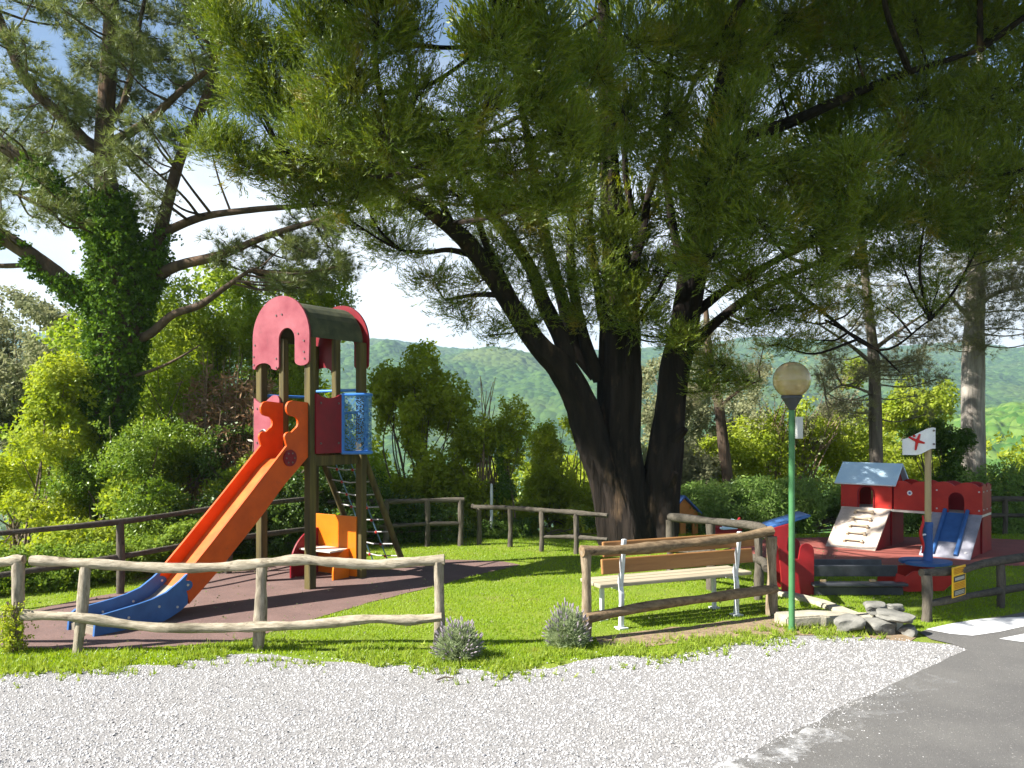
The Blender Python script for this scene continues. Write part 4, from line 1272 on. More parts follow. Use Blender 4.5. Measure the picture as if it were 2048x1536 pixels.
# ================================================================== small things
# yellow sign hanging on the right-hand fence
sg = empty('notice_sign', 'yellow notice sign with two black bands on the dark fence by the road', 'sign', tuple(G(1903, 1232).xy) + (0,), R(40))
sw = .315
sf = MB().box((0, -.07, .365), (sw, .012, .305), bev=.003).build('board', M['yellow_sign'], sg)
MB().box((0, -.0775, .395), (sw * .86, .003, .058)).build('band', M['sign_black'], sf)
MB().box((0, -.0775, .255), (sw * .86, .003, .062)).build('band', M['sign_black'], sf)
rgs = random.Random(5)
def text_rows(z, h, n, mat, wid, name):
    mbb = MB()
    for r_ in range(n):
        x = -wid / 2
        zz = z + (r_ - (n - 1) / 2) * -h * 1.7
        while x < wid / 2 - .004:
            w = min(rgs.uniform(.004, .012), wid / 2 - x)
            mbb.box((x + w / 2, -.0795, zz), (w, .002, h)); x += w + rgs.uniform(.002, .005)
    mbb.build(name, mat, sf)['kind'] = 'stuff'
text_rows(.395, .030, 1, M['sign_pale'], sw * .70, 'lettering'); text_rows(.255, .008, 3, M['sign_pale'], sw * .74, 'lettering')
text_rows(.473, .009, 4, M['sign_rule'], sw * .80, 'lettering'); text_rows(.325, .009, 4, M['sign_rule'], sw * .80, 'lettering')

# low concrete kerb and the heap of stones at its end
k1 = [G(1500, 1181), G(1560, 1189), G(1640, 1208), G(1700, 1232), G(1745, 1250)]
mbk = MB()
def kerb(path, w, h, name, label, mat):
    root = path[0].copy(); vs = []; fs = []
    for i, p in enumerate(path):
        t = (path[min(i + 1, len(path) - 1)] - path[max(i - 1, 0)]).normalized(); nn = Vector((-t.y, t.x, 0)) * w / 2
        hh = h * (1 + .08 * math.sin(i * 2.1))
        for q in (p - nn - Vector((0, 0, .05)), p - nn + Vector((0, 0, hh)), p + nn + Vector((0, 0, hh)), p + nn - Vector((0, 0, .05))): vs.append(q)
    for i in range(len(path) - 1):
        for j in range(3):
            a_ = i * 4 + j; fs.append((a_, a_ + 1, a_ + 5, a_ + 4))
    fs += [(0, 1, 2, 3), tuple(len(vs) - 4 + j for j in (3, 2, 1, 0))]
    o = MB().add(vs, fs).build(name, mat, None, bevel=.015)
    tag(o, label, 'kerb')
kerb(k1, .16, .045, 'concrete_kerb', 'low pale concrete kerb curving from the fence corner past the lamp post', M['concrete'])
kerb([G(1560, 1250), G(1630, 1247), G(1700, 1248), G(1760, 1252), G(1800, 1258)], .26, .10, 'concrete_ledge', 'broken concrete ledge at the gravel edge right of the lamp post', M['concrete'])
def boulder(c, r, seed, label):
    rg = random.Random(seed)
    bm = bmesh.new()
    bmesh.ops.create_icosphere(bm, subdivisions=3, radius=1)
    ph = [rg.uniform(0, 6) for _ in range(6)]
    for v in bm.verts:
        p = v.co.copy()
        k = 1 + .16 * math.sin(3 * p.x + ph[0]) * math.cos(2.4 * p.y + ph[1]) + .10 * math.sin(5 * p.z + ph[2] + 3 * p.x) + rg.uniform(-.03, .03)
        q = Vector((max(-.8, min(.8, p.x)), max(-.75, min(.75, p.y)), max(-.7, min(.62, p.z)))) * k * .88
        v.co = Vector((q.x * r[0], q.y * r[1], q.z * r[2]))
    me = bpy.data.meshes.new('stone'); bm.to_mesh(me); bm.free()
    o = link_mesh('stone', me, M['stone'], smooth=True)
    try: me.set_sharp_from_angle(angle=R(28))
    except Exception: pass
    o.location = c; o.rotation_euler = (rg.uniform(-.2, .2), rg.uniform(-.2, .2), rg.uniform(0, 3))
    tag(o, label, 'stone', 'stones heaped at the end of the ledge')
def bc(px, py, z): p = G(px, py, z); return (p.x, p.y, z)
boulder(bc(1752, 1215, .20), (.14, .12, .07), 1, 'rounded grey stone lying uppermost on the heap beside the ledge')
boulder(bc(1790, 1216, .20), (.10, .10, .06), 2, 'small stone at the upper right of the heap, behind the flat one')
boulder(bc(1790, 1232, .17), (.20, .14, .05), 3, 'flat pale slab lying across the middle of the stone heap')
boulder(bc(1760, 1252, .07), (.19, .14, .11), 4, 'big mossy stone at the bottom of the heap under the slab')
boulder(bc(1818, 1262, .04), (.10, .09, .08), 5, 'pale stone nearest the white crossing stripe')
boulder(bc(1700, 1246, .10), (.16, .12, .10), 6, 'squat brown stone bedded in the end of the ledge')

# white pipe standing behind the low fence
tag(MB().lathe([(.026, -.6), (.026, .80), (.02, .90), (.01, .92)], tuple(P(983, 848, 14.3).xy) + (0,), 12).build('marker_post', M['white_metal'], None, smooth=True), 'slim white marker post behind the low dark fence', 'post')
# fallen stick on the gravel
tag(MB().tube([G(873, 1360, .02), G(890, 1354, .03), G(908, 1356, .02)], .006, 6).build('stick', M['twig'], None), 'thin dry stick lying on the gravel', 'stick')

# playhouse behind the trunk
ph_ = empty('playhouse', 'small blue roofed playhouse half hidden behind the big trunk', 'playhouse', (2.77, 14.68, -.40), R(35))
PW, PD, PZ = .78, .60, .72
def hwall(x0, x1, z1, wins, fn, name):
    """wall with square openings, as a frame of boards"""
    mbw = MB(); xs_ = [x0]
    for a_, b_ in wins: xs_ += [a_, b_]
    xs_.append(x1)
    for i in range(0, len(xs_), 2): mbw.prism([(xs_[i], 0), (xs_[i + 1], 0), (xs_[i + 1], z1), (xs_[i], z1)], (0, .025), fn)
    for a_, b_ in wins:
        mbw.prism([(a_, 0), (b_, 0), (b_, z1 * .45), (a_, z1 * .45)], (.001, .024), fn); mbw.prism([(a_, z1 * .86), (b_, z1 * .86), (b_, z1), (a_, z1)], (.001, .024), fn)
    return mbw.build(name, M['house_orange'], ph_)
hwall(0, PD, PZ, [(.08, .24), (.36, .52)], lambda u, v, t: (t, u, v), 'wall')
hwall(0, PD, PZ, [(.08, .24), (.36, .52)], lambda u, v, t: (PW - t, u, v), 'wall')
hwall(.026, PW - .026, PZ, [(.14, .32), (.46, .64)], lambda u, v, t: (u, t, v), 'wall')
hwall(.026, PW - .026, PZ, [(.14, .32), (.46, .64)], lambda u, v, t: (u, PD - t, v), 'wall')
for y in (0.0, PD - .025):
    MB().prism([(0, PZ + .002), (PW, PZ + .002), (PW / 2, PZ + .30)], (y, y + .025), lambda u, v, t: (u, t, v)).build('gable', M['house_orange'], ph_)
a_ = math.atan2(.30, PW / 2)
for s_ in (1, -1):
    MB().box((PW / 2 - s_ * (PW / 4 + .02), PD / 2, PZ + .16), (.56, PD + .12, .03), ry=-s_ * a_, bev=.006).build('roof_panel', M['navy'], ph_)

# spring rider seen between bench and fence
sr = empty('spring_rider', 'little red and blue spring rider behind the bench back', 'spring rider', tuple(G(1455, 1118).xy) + (0,), .3)
MB().tube([(.05 * math.cos(t), .05 * math.sin(t), .02 + .022 * t / 1.0 * .55) for t in np.linspace(0, 24, 90)], .010, 6).build('spring', M['dark_metal'], sr, smooth=True)
MB().box((0, 0, .01), (.22, .22, .02)).build('base_plate', M['dark_metal'], sr)
MB().prism([(-.26, .33), (.20, .33), (.26, .48), (.20, .60), (.10, .48), (-.06, .44), (-.16, .54), (-.27, .50)], (-.02, .02), lambda u, v, t: (u, t, v)).build('body_panel', M['red_dark'], sr, bevel=.006)
MB().box((-.02, 0, .455), (.24, .22, .03), bev=.008).build('seat', M['light_blue'], sr)
MB().tube([(.14, -.13, .55), (.14, .13, .55)], .013, 8).build('handlebar', M['light_blue'], sr)

# ================================================================== PLANTS
def spl(pts):            # (px, py, D, radius_m) -> world path with radius
    return [np.array([*P(a, b, c), r]) for a, b, c, r in pts]

def stem_obj(parent, name, pts, mat, n=14, ridge=0.0, wob=.05, seed=1, k=6):
    q = smooth_path(pts, k)
    loc = np.array(parent.location)
    rr = np.maximum(q[:, 3], .004)
    return MB().tube(q[:, :3] - loc, list(rr), n, True, wob, seed, ridge).build(name, mat, parent, smooth=True)

def sample_stems(stems):
    a = []
    for s in stems: a.append(smooth_path(s, 8))
    return np.concatenate(a)

def crown(pads, stem_pts, dens, spacing, scale, tmpls, dirmix, jitter=.05, upw=.7, twig_r=.012, sub_min=4, clump=.25):
    """pads: (px,py,D,rx_px,ry_px[,depth_m]); grows a limb into every pad, twigs off it and leaf sprays along the twigs"""
    pos, drs, scs, tin = [], [], [], []
    twigs = MB()
    rg = RNG
    for ip, pd_ in enumerate(pads):
        px, py, D, rx, ry = pd_[:5]
        c = np.array(P(px, py, D)); r = np.array([rx / F_PX * D, (pd_[5] if len(pd_) > 5 else .75 * rx / F_PX * D), ry / F_PX * D])
        mult = pd_[6] if len(pd_) > 6 else 1.0
        smul = pd_[7] if len(pd_) > 7 else 1.0
        d = np.linalg.norm(stem_pts[:, :3] - c, axis=1) + np.where(stem_pts[:, 2] > c[2] + .1, 1.2 * (stem_pts[:, 2] - c[2]), 0)
        a = stem_pts[np.argmin(d), :3]
        out = unit((c - a)[None])[0]
        tip = c + out * r * .5
        L = np.linalg.norm(c - a)
        mid = (a + c) / 2 + np.array([0, 0, -.06 * L]) + rg.normal(size=3) * .04 * L
        br = smooth_path([a, mid, c, tip], 5)
        if L < 9:
            rr0 = twig_r * (1 + .9 * L)
            twigs.tube(br, list(np.linspace(rr0, twig_r * .45, len(br))), 6, False)
        ns = max(sub_min, int(dens * mult * (r[0] * r[2]) ** .5 * 10))
        tp_ = rg.random()
        for s in range(ns):
            st = br[int(len(br) * rg.uniform(.45, .99))]
            u = unit(rg.normal(size=(1, 3)))[0] * rg.random() ** .4
            en = c + u * r
            v = en - st; Ls = np.linalg.norm(v)
            if s % 2 == 0: twigs.tube([st, (st + en) / 2 + np.array([0, 0, -.05 * Ls]), en], [twig_r * .5, twig_r * .35, twig_r * .18], 4, False)
            k = max(3, int(Ls / spacing / smul))
            t = np.sqrt(rg.random((k, 1))) if k > 4 else rg.random((k, 1))
            t = .15 + .9 * t
            q = st + v * t + rg.normal(size=(k, 3)) * jitter * (.5 + t)
            q[:, 2] += -.05 * Ls * 4 * (t * (1 - t))[:, 0]
            dd = unit(v[None]) * dirmix[0] + np.array([[0, 0, 1]]) * dirmix[1] + unit((en - c)[None]) * dirmix[2] + rg.normal(size=(k, 3)) * dirmix[3]
            pos.append(q); drs.append(dd); scs.append(rg.uniform(scale[0], scale[1], k) * smul)
            tin.append(np.clip(tp_ * clump + (1 - clump) * .5 + rg.normal() * .18 + rg.normal(size=k) * .08, 0, 1))
    pos = np.concatenate(pos); drs = np.concatenate(drs); scs = np.concatenate(scs); tin = np.concatenate(tin)
    V, Fc, T = [], [], []; off = 0
    for i, (tv, tf) in enumerate(tmpls):
        s = slice(i, None, len(tmpls))
        v, f, t = scatter(tv, tf, pos[s], drs[s], scs[s], tin[s])
        V.append(v); Fc.append(f + off); T.append(t); off += len(v)
    return twigs, np.concatenate(V), np.concatenate(Fc), np.concatenate(T)

def add_crown(root, c, leaf, twig, name='foliage'):
    tw, v, f, t = c
    loc = np.array(root.location)
    if tw.v:
        tw.v = [tuple(np.array(q) - loc) for q in tw.v]
        tw.build('twig', twig, root, smooth=True, fix=False)['kind'] = 'stuff'
    o = np_mesh(name, v - loc, f, leaf, root, t)
    o['kind'] = 'stuff'
    return o

# ---------------- the big many-stemmed cypress
cyp = empty('cypress_tree', 'huge many-stemmed cypress with dark trunks spreading over the lawn', 'tree', (2.1, 13.6, 0))
B = 13.55
stemsA = [
    [(1262, 1092, B, 0.504), (1250, 1010, B, 0.414), (1238, 900, B, 0.360), (1240, 760, B, 0.342), (1240, 660, B, 0.306), (1236, 560, B, 0.243), (1226, 440, B, 0.180), (1216, 300, B, 0.135), (1210, 120, B, 0.110), (1200, -150, B, 0.060)],
    [(1245, 1085, B - .1, 0.414), (1222, 985, B - .15, 0.297), (1185, 880, B - .25, 0.252), (1160, 800, B - .3, 0.225), (1125, 735, B - .4, 0.211), (1078, 690, B - .5, 0.171), (1010, 590, B - .8, 0.135), (940, 490, B - 1.2, 0.125), (868, 428, B - 2.0, 0.100), (800, 385, B - 2.7, 0.070), (700, 340, B - 3.5, 0.050), (560, 300, B - 4.1, 0.030)],
    [(1130, 740, B - .35, 0.180), (1128, 690, B - .4, 0.144), (1085, 600, B - .4, 0.120), (1058, 530, B - .5, 0.100), (1000, 450, B - .8, 0.090), (940, 370, B - 1.4, 0.080), (860, 300, B - 2.8, 0.060), (790, 250, B - 3.6, 0.050), (755, 160, B - 4.2, 0.035), (750, 20, B - 4.6, 0.020)],
    [(1195, 750, B + .1, 0.144), (1150, 690, B + .1, 0.140), (1125, 600, B, 0.110), (1095, 500, B - .2, 0.100), (1078, 400, B - .5, 0.085), (1050, 250, B - 1.2, 0.060), (1020, 60, B - 2.0, 0.040)],
    [(1312, 1085, B - .05, 0.360), (1325, 960, B - .05, 0.297), (1338, 850, B - .05, 0.252), (1350, 740, B - .05, 0.230), (1372, 640, B - .1, 0.211), (1398, 470, B - .2, 0.189), (1425, 300, B - .3, 0.162), (1455, 150, B - .4, 0.144), (1490, 0, B - .5, 0.130), (1530, -200, B - .6, 0.080)],
    [(1370, 705, B, 0.130), (1420, 655, B - .1, 0.085), (1490, 600, B - .4, 0.070), (1560, 560, B - .8, 0.050), (1650, 520, B - 1.2, 0.035)],
    [(1240, 640, B - .1, 0.100), (1258, 560, B - .2, 0.075), (1285, 470, B - .3, 0.065), (1300, 380, B - .4, 0.055), (1340, 280, B - .9, 0.045), (1390, 160, B - 1.4, 0.030)],
    [(1425, 300, B - .3, 0.130), (1500, 270, B - .5, 0.110), (1580, 245, B - .8, 0.090), (1680, 200, B - 1.2, 0.070), (1800, 150, B - 1.5, 0.050), (1960, 100, B - 1.8, 0.030)],
    [(1395, 480, B - .2, 0.100), (1470, 400, B - .4, 0.080), (1560, 320, B - .8, 0.065), (1700, 280, B - 1.0, 0.050), (1900, 240, B - 1.2, 0.030)],
    [(1450, 160, B - .4, 0.110), (1560, 60, B - .3, 0.090), (1720, -30, B, 0.060)],
    [(1372, 640, B - .1, 0.090), (1480, 560, B, 0.060), (1640, 480, B + .2, 0.050), (1800, 430, B + .4, 0.040), (2000, 420, B + .6, 0.030)],
    [(1650, 640, B - .6, 0.020), (1740, 690, B - .8, 0.018), (1800, 745, B - .9, 0.012)],
    [(1560, 560, B - .8, 0.045), (1640, 620, B - .7, 0.030), (1760, 700, B - .9, 0.020), (1860, 640, B - 1, 0.012)],
    [(1200, 760, B, 0.120), (1172, 690, B - .1, 0.100), (1150, 600, B - .2, 0.085), (1140, 500, B - .3, 0.070), (1150, 380, B - .5, 0.055), (1170, 220, B - .9, 0.035)],
    [(1100, 700, B - .4, 0.100), (1050, 640, B - .6, 0.085), (1000, 545, B - .9, 0.070), (965, 470, B - 1.2, 0.055), (950, 400, B - 1.6, 0.040)],
    [(1262, 660, B + .1, 0.090), (1275, 560, B + .1, 0.075), (1268, 450, B, 0.060), (1250, 330, B - .2, 0.050), (1255, 200, B - .4, 0.035)],
    [(1258, 810, B, .08), (1258, 700, B - .42, .06), (1275, 640, B - .55, .05), (1310, 590, B - .7, .035), (1340, 540, B - .8, .02)],
    [(1205, 640, B + .1, 0.080), (1190, 540, B + .1, 0.065), (1180, 430, B, 0.050), (1195, 300, B - .2, 0.040)],
    [(1385, 560, B - .2, 0.090), (1350, 470, B - .3, 0.070), (1335, 370, B - .5, 0.060), (1330, 240, B - .7, 0.045), (1345, 90, B - .9, 0.030)],
    [(905, 455, B - 1.6, 0.060), (880, 400, B - 1.9, 0.050), (850, 350, B - 2.2, 0.035)],
    [(960, 515, B - 1.0, 0.050), (900, 500, B - 1.1, 0.040), (850, 505, B - 1.2, 0.030), (800, 500, B - 1.3, 0.018)],
    [(1010, 590, B - .8, 0.050), (950, 590, B - .9, 0.035), (890, 600, B - 1.0, 0.020)],
]
wst = [spl(s) for s in stemsA]
for i, s in enumerate(wst):
    thick = i in (0, 1, 4)
    stem_obj(cyp, 'trunk' if thick else 'limb', s, M['cypress_bark'], 40 if thick else 12, .17 if thick else .06, .05, 20 + i)
# broken stubs on the right-hand stem
for (a_, b_, r0) in (((1345, 880, 13.3), (1372, 858, 13.1), .10), ((1335, 985, 13.3), (1352, 945, 13.1), .09)):
    stem_obj(cyp, 'stub', [np.array([*P(*a_), r0]), np.array([*((P(*a_) + P(*b_)) / 2), r0 * .8]), np.array([*P(*b_), r0 * .45])], M['cypress_bark'], 10, .12, .1, 5)
SP = sample_stems(wst)
pads_sun = [
    (425, 285, 9.5, 62, 38), (500, 315, 9.6, 80, 45), (600, 345, 9.8, 90, 48), (470, 55, 9.1, 75, 60), (545, 130, 9.2, 90, 70), (640, 50, 8.9, 95, 75), (755, 55, 8.2, 85, 75),
    (690, 170, 8.4, 100, 75), (580, 225, 9.3, 95, 55), (500, 200, 9.3, 60, 50), (650, 285, 8.7, 95, 60), (765, 265, 8.5, 85, 70), (835, 190, 8.4, 45, 70), (830, 60, 8.4, 35, 60),
    (710, 375, 9.9, 85, 45), (640, 400, 10.0, 70, 28), (810, 335, 9.7, 85, 60), (900, 305, 8.7, 80, 60), (960, 215, 8.2, 55, 75), (985, 80, 8.0, 60, 75), (1010, 330, 9.4, 85, 60), (1060, 180, 8.9, 70, 80),
    (1080, 60, 8.8, 70, 75), (1110, 270, 9.3, 80, 70), (1100, 380, 9.8, 70, 50), (900, 390, 10.1, 60, 30), (1000, 410, 10.1, 60, 35), (1170, 150, 10.0, 70, 90), (1170, 300, 10.5, 60, 70), (780, 420, 11.1, 60, 26)]
pads_mid = [
    (680, 250, 11.7, 60, 50), (760, 320, 11.7, 60, 45), (720, 390, 11.7, 60, 34), (820, 260, 11.7, 60, 50), (650, 340, 11.7, 60, 40),  # hidden behind the left sprays, added to shade the trunk
    (800, 500, 12.4, 60, 45), (870, 565, 12.5, 60, 38), (765, 470, 12.4, 55, 28), (905, 610, 12.6, 55, 26), (965, 560, 12.7, 45, 30), (990, 480, 12.6, 50, 35), (1035, 640, 12.9, 45, 34), (1060, 560, 12.8, 45, 40),
    (1195, 545, 12.4, 60, 45), (1150, 470, 12.6, 60, 45), (1230, 470, 12.4, 50, 50), (1280, 640, 12.6, 55, 36), (1345, 610, 12.3, 75, 45), (1410, 650, 12.5, 65, 35), (1280, 360, 12.0, 70, 70), (1340, 440, 11.6, 75, 75),
    (1260, 230, 11.5, 70, 90), (1260, 80, 11.0, 80, 90), (1350, 90, 11.4, 80, 90), (1340, 230, 11.6, 70, 80), (1410, 380, 11.0, 80, 80), (1420, 510, 11.2, 85, 70), (1500, 560, 11.6, 80, 50), (1300, 540, 12, 60, 50),
    (1480, 215, 10.6, 50, 50), (1465, 320, 10.6, 70, 75), (1560, 340, 11.0, 80, 60), (1650, 360, 11.0, 85, 65), (1700, 320, 10.6, 60, 45), (1530, 450, 10.9, 90, 65), (1630, 470, 11.4, 90, 60), (1610, 560, 11.2, 60, 32),
    (1680, 390, 10.9, 60, 45), (1450, 90, 11.6, 90, 90), (1570, 40, 12.0, 90, 55), (1550, 140, 12.6, 60, 40), (1700, 60, 12.0, 100, 75), (1830, 40, 12.0, 100, 80), (1970, 40, 12.0, 110, 90), (1720, 190, 12.6, 90, 60),
    (1840, 190, 12.3, 100, 80), (1970, 200, 12.2, 110, 95), (1780, 300, 12.2, 90, 60), (1900, 330, 12.2, 100, 75), (2020, 350, 12.2, 90, 90), (1740, 430, 12.2, 90, 65), (1850, 430, 12.4, 95, 65), (1970, 470, 12.6, 90, 60),
    (1700, 530, 12.6, 75, 40), (1800, 520, 12.8, 75, 40), (1430, 730, 12.9, 55, 40), (1415, 780, 12.9, 35, 22), (1480, 760, 13.0, 40, 30), (1560, 610, 12.4, 60, 35), (1470, 620, 12.2, 55, 40),
    (1060, 470, 12.4, 45, 40), (1130, 400, 12.2, 55, 45), (1185, 400, 12.6, 50, 45), (1110, 560, 12.9, 40, 34), (1170, 640, 13.1, 34, 34), (1300, 470, 12.3, 50, 50), (1250, 570, 12.5, 45, 40), (1390, 560, 12.0, 70, 50),
    (1360, 670, 12.6, 50, 26), (1450, 660, 12.2, 55, 30), (1000, 540, 12.8, 35, 30), (940, 450, 12.0, 40, 22), (1230, 340, 11.9, 60, 50), (1080, 640, 12.9, 34, 26), (1490, 690, 12.6, 45, 26), (1330, 330, 11.6, 55, 60),
    (840, 440, 11.8, 45, 22, .4, .7), (1010, 520, 12.6, 40, 40, .4, .7), (1040, 430, 12.2, 50, 45, .5, .8), (1090, 500, 12.8, 40, 40, .4, .8), (1140, 560, 13.0, 34, 40, .4, .8), (1165, 610, 13.2, 26, 36, .3, .7), (1220, 610, 12.6, 34, 34, .4, .8),
    (1295, 560, 13.9, 50, 60, .5, .8), (1300, 640, 14.0, 40, 40, .5, .7), (1270, 480, 14, 50, 60, .5, .8), (1330, 540, 13.9, 50, 50, .5, .8), (1180, 500, 14.2, 60, 60, .5, .7), (1090, 420, 14.0, 60, 50, .5, .7), (1010, 390, 13.6, 60, 40, .5, .7),
    (1400, 610, 12.2, 60, 45), (1340, 680, 12.8, 36, 26, .4, .8), (1460, 600, 12.0, 55, 40), (1540, 620, 12.2, 55, 34), (1600, 640, 12.4, 50, 26, .4, .7), (930, 640, 12.8, 40, 22, .4, .7), (985, 670, 13.0, 34, 22, .4, .7), (700, 440, 11.8, 40, 22, .4, .7),
    (1440, 690, 12.6, 34, 26, .4, .8), (1560, 690, 13.2, 50, 30, .4, .6), (1640, 680, 13.4, 45, 26, .4, .6), (1500, 650, 13.6, 60, 40, .5, .7),
    (1780, 620, 12.6, 55, 30, .5, .5), (1860, 610, 12.5, 50, 30, .5, .5), (1720, 600, 12.6, 60, 26, .5, .5), (1880, 570, 12.8, 60, 30, .5, .6), (1660, 610, 12.4, 55, 26, .5, .6)]
pads_deep = [(x, 430, 14.4, 90, 60, 1.0, .5, 1.5) for x in (1150, 1260, 1370)] + [(x, 570, 14.4, 60, 45, .8, .45, 1.3) for x in (1290, 1400, 1490)] + [(x, y, 14.6, 130, 100, 1.3, .6, 1.9) for x in (1050, 1250, 1450, 1650, 1850, 2050) for y in (90, 280)] + [(x, 440, 15, 120, 60, 1.2, .5, 1.7) for x in (1480, 1660, 1840, 2010)] \
    + [(1140, 230, 14.2, 90, 90, 1, .6, 1.5)]
def wpad(x, y, z, r, mult, smul):
    return (1024 + x / y * F_PX, HOR - (z - CAM_H) / y * F_PX, y, r / y * F_PX, r * .75 / y * F_PX, r, mult, smul)
pads_mid = [p if p[0] < 1400 or p[1] > 540 else p[:5] + ((p[5] if len(p) > 5 else .75 * p[3] / F_PX * p[2]), (p[6] if len(p) > 6 else 1.0) * 1.35) + tuple(p[7:]) for p in pads_mid]
pads_block = [wpad(x + .4 * math.sin(z * 3), 9.5 + .4 * math.cos(x * 2 + z), z, 1.0, 1.6, 3.2) for x in (-1.9, -.8, .4, 1.6, 2.8, 4.0) for z in (8.9, 10.2, 11.6)] \
    + [wpad(x + .4 * math.sin(z * 2), 10.9, z, 1.1, 1.3, 3.4) for x in (-1.2, .3, 1.8, 3.3, 4.8) for z in (10.3, 12.0)] \
    + [wpad(x, y, z, 1.2, .9, 4.0) for x, y, z in ((5.2, 11.5, 9.6), (6.8, 11.8, 9.8), (8.2, 12, 9.2), (6, 10, 9.6), (10.6, 12.5, 7.4), (10.6, 12.5, 5.4), (8.2, 9.6, 8.8), (5.5, 14.5, 11), (7.5, 14.5, 11), (3, 14.8, 11.2))] \
    + [(x, y, 7.45, 150, 90, .5, 1.5, 2.0) for x, y in ((520, -190), (680, -200), (840, -190), (1000, -200))] \
    + [(x, -130, 8.7, 130, 70, .5, .8, 1.6) for x in (560, 700, 840, 980)] \
    + [(x, -330, dd, 150, 80, .5, 2.0, 2.0) for x, dd in ((420, 6.5), (560, 6.4), (700, 6.5), (850, 6.4), (1000, 6.5))]  # unseen sprays above the view, added to block sun from crown, boat and fence
def sunlit(pads, spots, clear):
    """thin the crown where the photograph shows sun falling through it onto the castle, the flag and the far pine"""
    out = []
    sv = np.array(SUN_VEC)
    for p in pads:
        c = np.array(P(*p[:3])); ok = True
        for q in spots:
            d = c - np.array(q[:3]); t = d @ sv
            if t > 0 and np.linalg.norm(d - sv * t) < clear + q[3] * p[3] / F_PX * p[2] + (.08 * p[7] if len(p) > 7 and p[7] > 1.5 else 0): ok = False
        if ok: out.append(p)
    return out
spots = [(5.75, 13.35, .95, .75), (5.3, 13.0, .35, .45), (6.0, 13.5, 1.2, .85), (4.68, 9.62, 1.78, .30), (6.4, 13.0, .85, .4), (4.2, 15.8, 1.1, .4), (6.2, 16.0, 1.2, .4)]
n0 = len(pads_mid) + len(pads_deep) + len(pads_block) + len(pads_sun)
pads_sun = sunlit(pads_sun, spots, .10); pads_mid = sunlit(pads_mid, spots, .10); pads_deep = sunlit(pads_deep, spots, .1); pads_block = sunlit(pads_block, spots, .1)
print('pads', n0, len(pads_mid) + len(pads_deep) + len(pads_block) + len(pads_sun))
plumes = [t_plume(8, s, .056) for s in (1, 2, 3)]
c1 = crown(pads_sun, SP, 12.5, .0135, (.13, .26), plumes, (.75, .72, .2, .27), .06)
add_crown(cyp, c1, M['cypress_leaf'], M['cypress_bark'])
c2 = crown(pads_mid, SP, 9.5, .0185, (.13, .27), plumes, (.75, .60, .25, .30), .07)
add_crown(cyp, c2, M['cypress_leaf'], M['cypress_bark'])
c3 = crown(pads_deep, SP, 5.5, .036, (.26, .40), [t_plume(9, 4)], (.5, .6, .3, .3), .09)
c4 = crown(pads_block, SP, 5.5, .036, (.26, .40), [t_plume(9, 4, .10)], (.5, .6, .3, .3), .09)
add_crown(cyp, c4, M['cypress_leaf'], M['cypress_bark'])  # out-of-view sun blockers, hung on this tree as foliage
add_crown(cyp, c3, M['cypress_leaf'], M['cypress_bark'])
print('cypress tris', len(c1[2]), len(c2[2]), len(c3[2]))

# ---------------- ivy-clad pine on the left
pine = empty('ivy_pine', 'ivy clad pine with spreading limbs behind the left fence', 'tree', (-6.5, 12.9, -.05))
Q = 12.9
stemsP = [
    [(190, 1110, Q, 0.279), (200, 980, Q, 0.246), (212, 840, Q, 0.246), (228, 740, Q, 0.279), (240, 640, Q, 0.344), (238, 560, Q, 0.328), (232, 480, Q, 0.246), (215, 400, Q, 0.180), (208, 300, Q, 0.139), (214, 180, Q, 0.123), (222, 60, Q, 0.107), (226, -150, Q, 0.066)],
    [(225, 620, Q, 0.213), (165, 590, Q - .1, 0.164), (100, 540, Q - .2, 0.139), (40, 495, Q - .3, 0.123), (-60, 440, Q - .4, 0.098), (-250, 380, Q - .6, 0.057)],
    [(232, 500, Q, 0.180), (190, 460, Q, 0.139), (120, 390, Q - .1, 0.123), (60, 330, Q - .2, 0.107), (0, 285, Q - .3, 0.098), (-120, 180, Q - .5, 0.066)],
    [(210, 300, Q, 0.115), (175, 285, Q, 0.098), (120, 230, Q - .1, 0.090), (60, 170, Q - .2, 0.082), (20, 90, Q - .3, 0.074), (-40, -60, Q - .4, 0.049)],
    [(265, 600, Q, 0.180), (300, 560, Q + .1, 0.139), (320, 470, Q + .2, 0.107), (345, 370, Q + .3, 0.090), (370, 290, Q + .4, 0.082), (410, 200, Q + .6, 0.070), (440, 80, Q + .8, 0.049)],
    [(305, 555, Q + .1, 0.098), (360, 530, Q, 0.082), (440, 510, Q - .2, 0.066), (540, 470, Q - .4, 0.049), (640, 440, Q - .5, 0.033), (720, 420, Q - .6, 0.016)],
    [(318, 470, Q + .2, 0.074), (400, 435, Q + .1, 0.061), (500, 420, Q, 0.049), (600, 412, Q, 0.037), (690, 405, Q, 0.016)],
    [(222, 285, Q, 0.082), (260, 265, Q, 0.070), (310, 230, Q - .1, 0.061), (370, 175, Q - .2, 0.049), (430, 130, Q - .2, 0.033)],
    [(220, 240, Q, 0.057), (245, 210, Q, 0.053), (262, 150, Q - .1, 0.045), (275, 70, Q - .2, 0.033), (300, -50, Q - .3, 0.025)],
    [(262, 680, Q, 0.082), (300, 668, Q - .1, 0.070), (345, 630, Q - .2, 0.061), (400, 610, Q - .3, 0.053), (450, 575, Q - .4, 0.041), (500, 540, Q - .5, 0.025)],
    [(205, 470, Q, 0.041), (140, 420, Q + .3, 0.033), (60, 400, Q + .5, 0.025), (-40, 350, Q + .6, 0.016)],
    [(60, 530, Q - .2, 0.041), (0, 532, Q - .3, 0.037), (-90, 528, Q - .4, 0.025)],
    [(255, 755, Q, 0.033), (300, 742, Q - .2, 0.025), (350, 720, Q - .3, 0.018), (400, 690, Q - .4, 0.010)],
]
wsp = [spl(s) for s in stemsP]
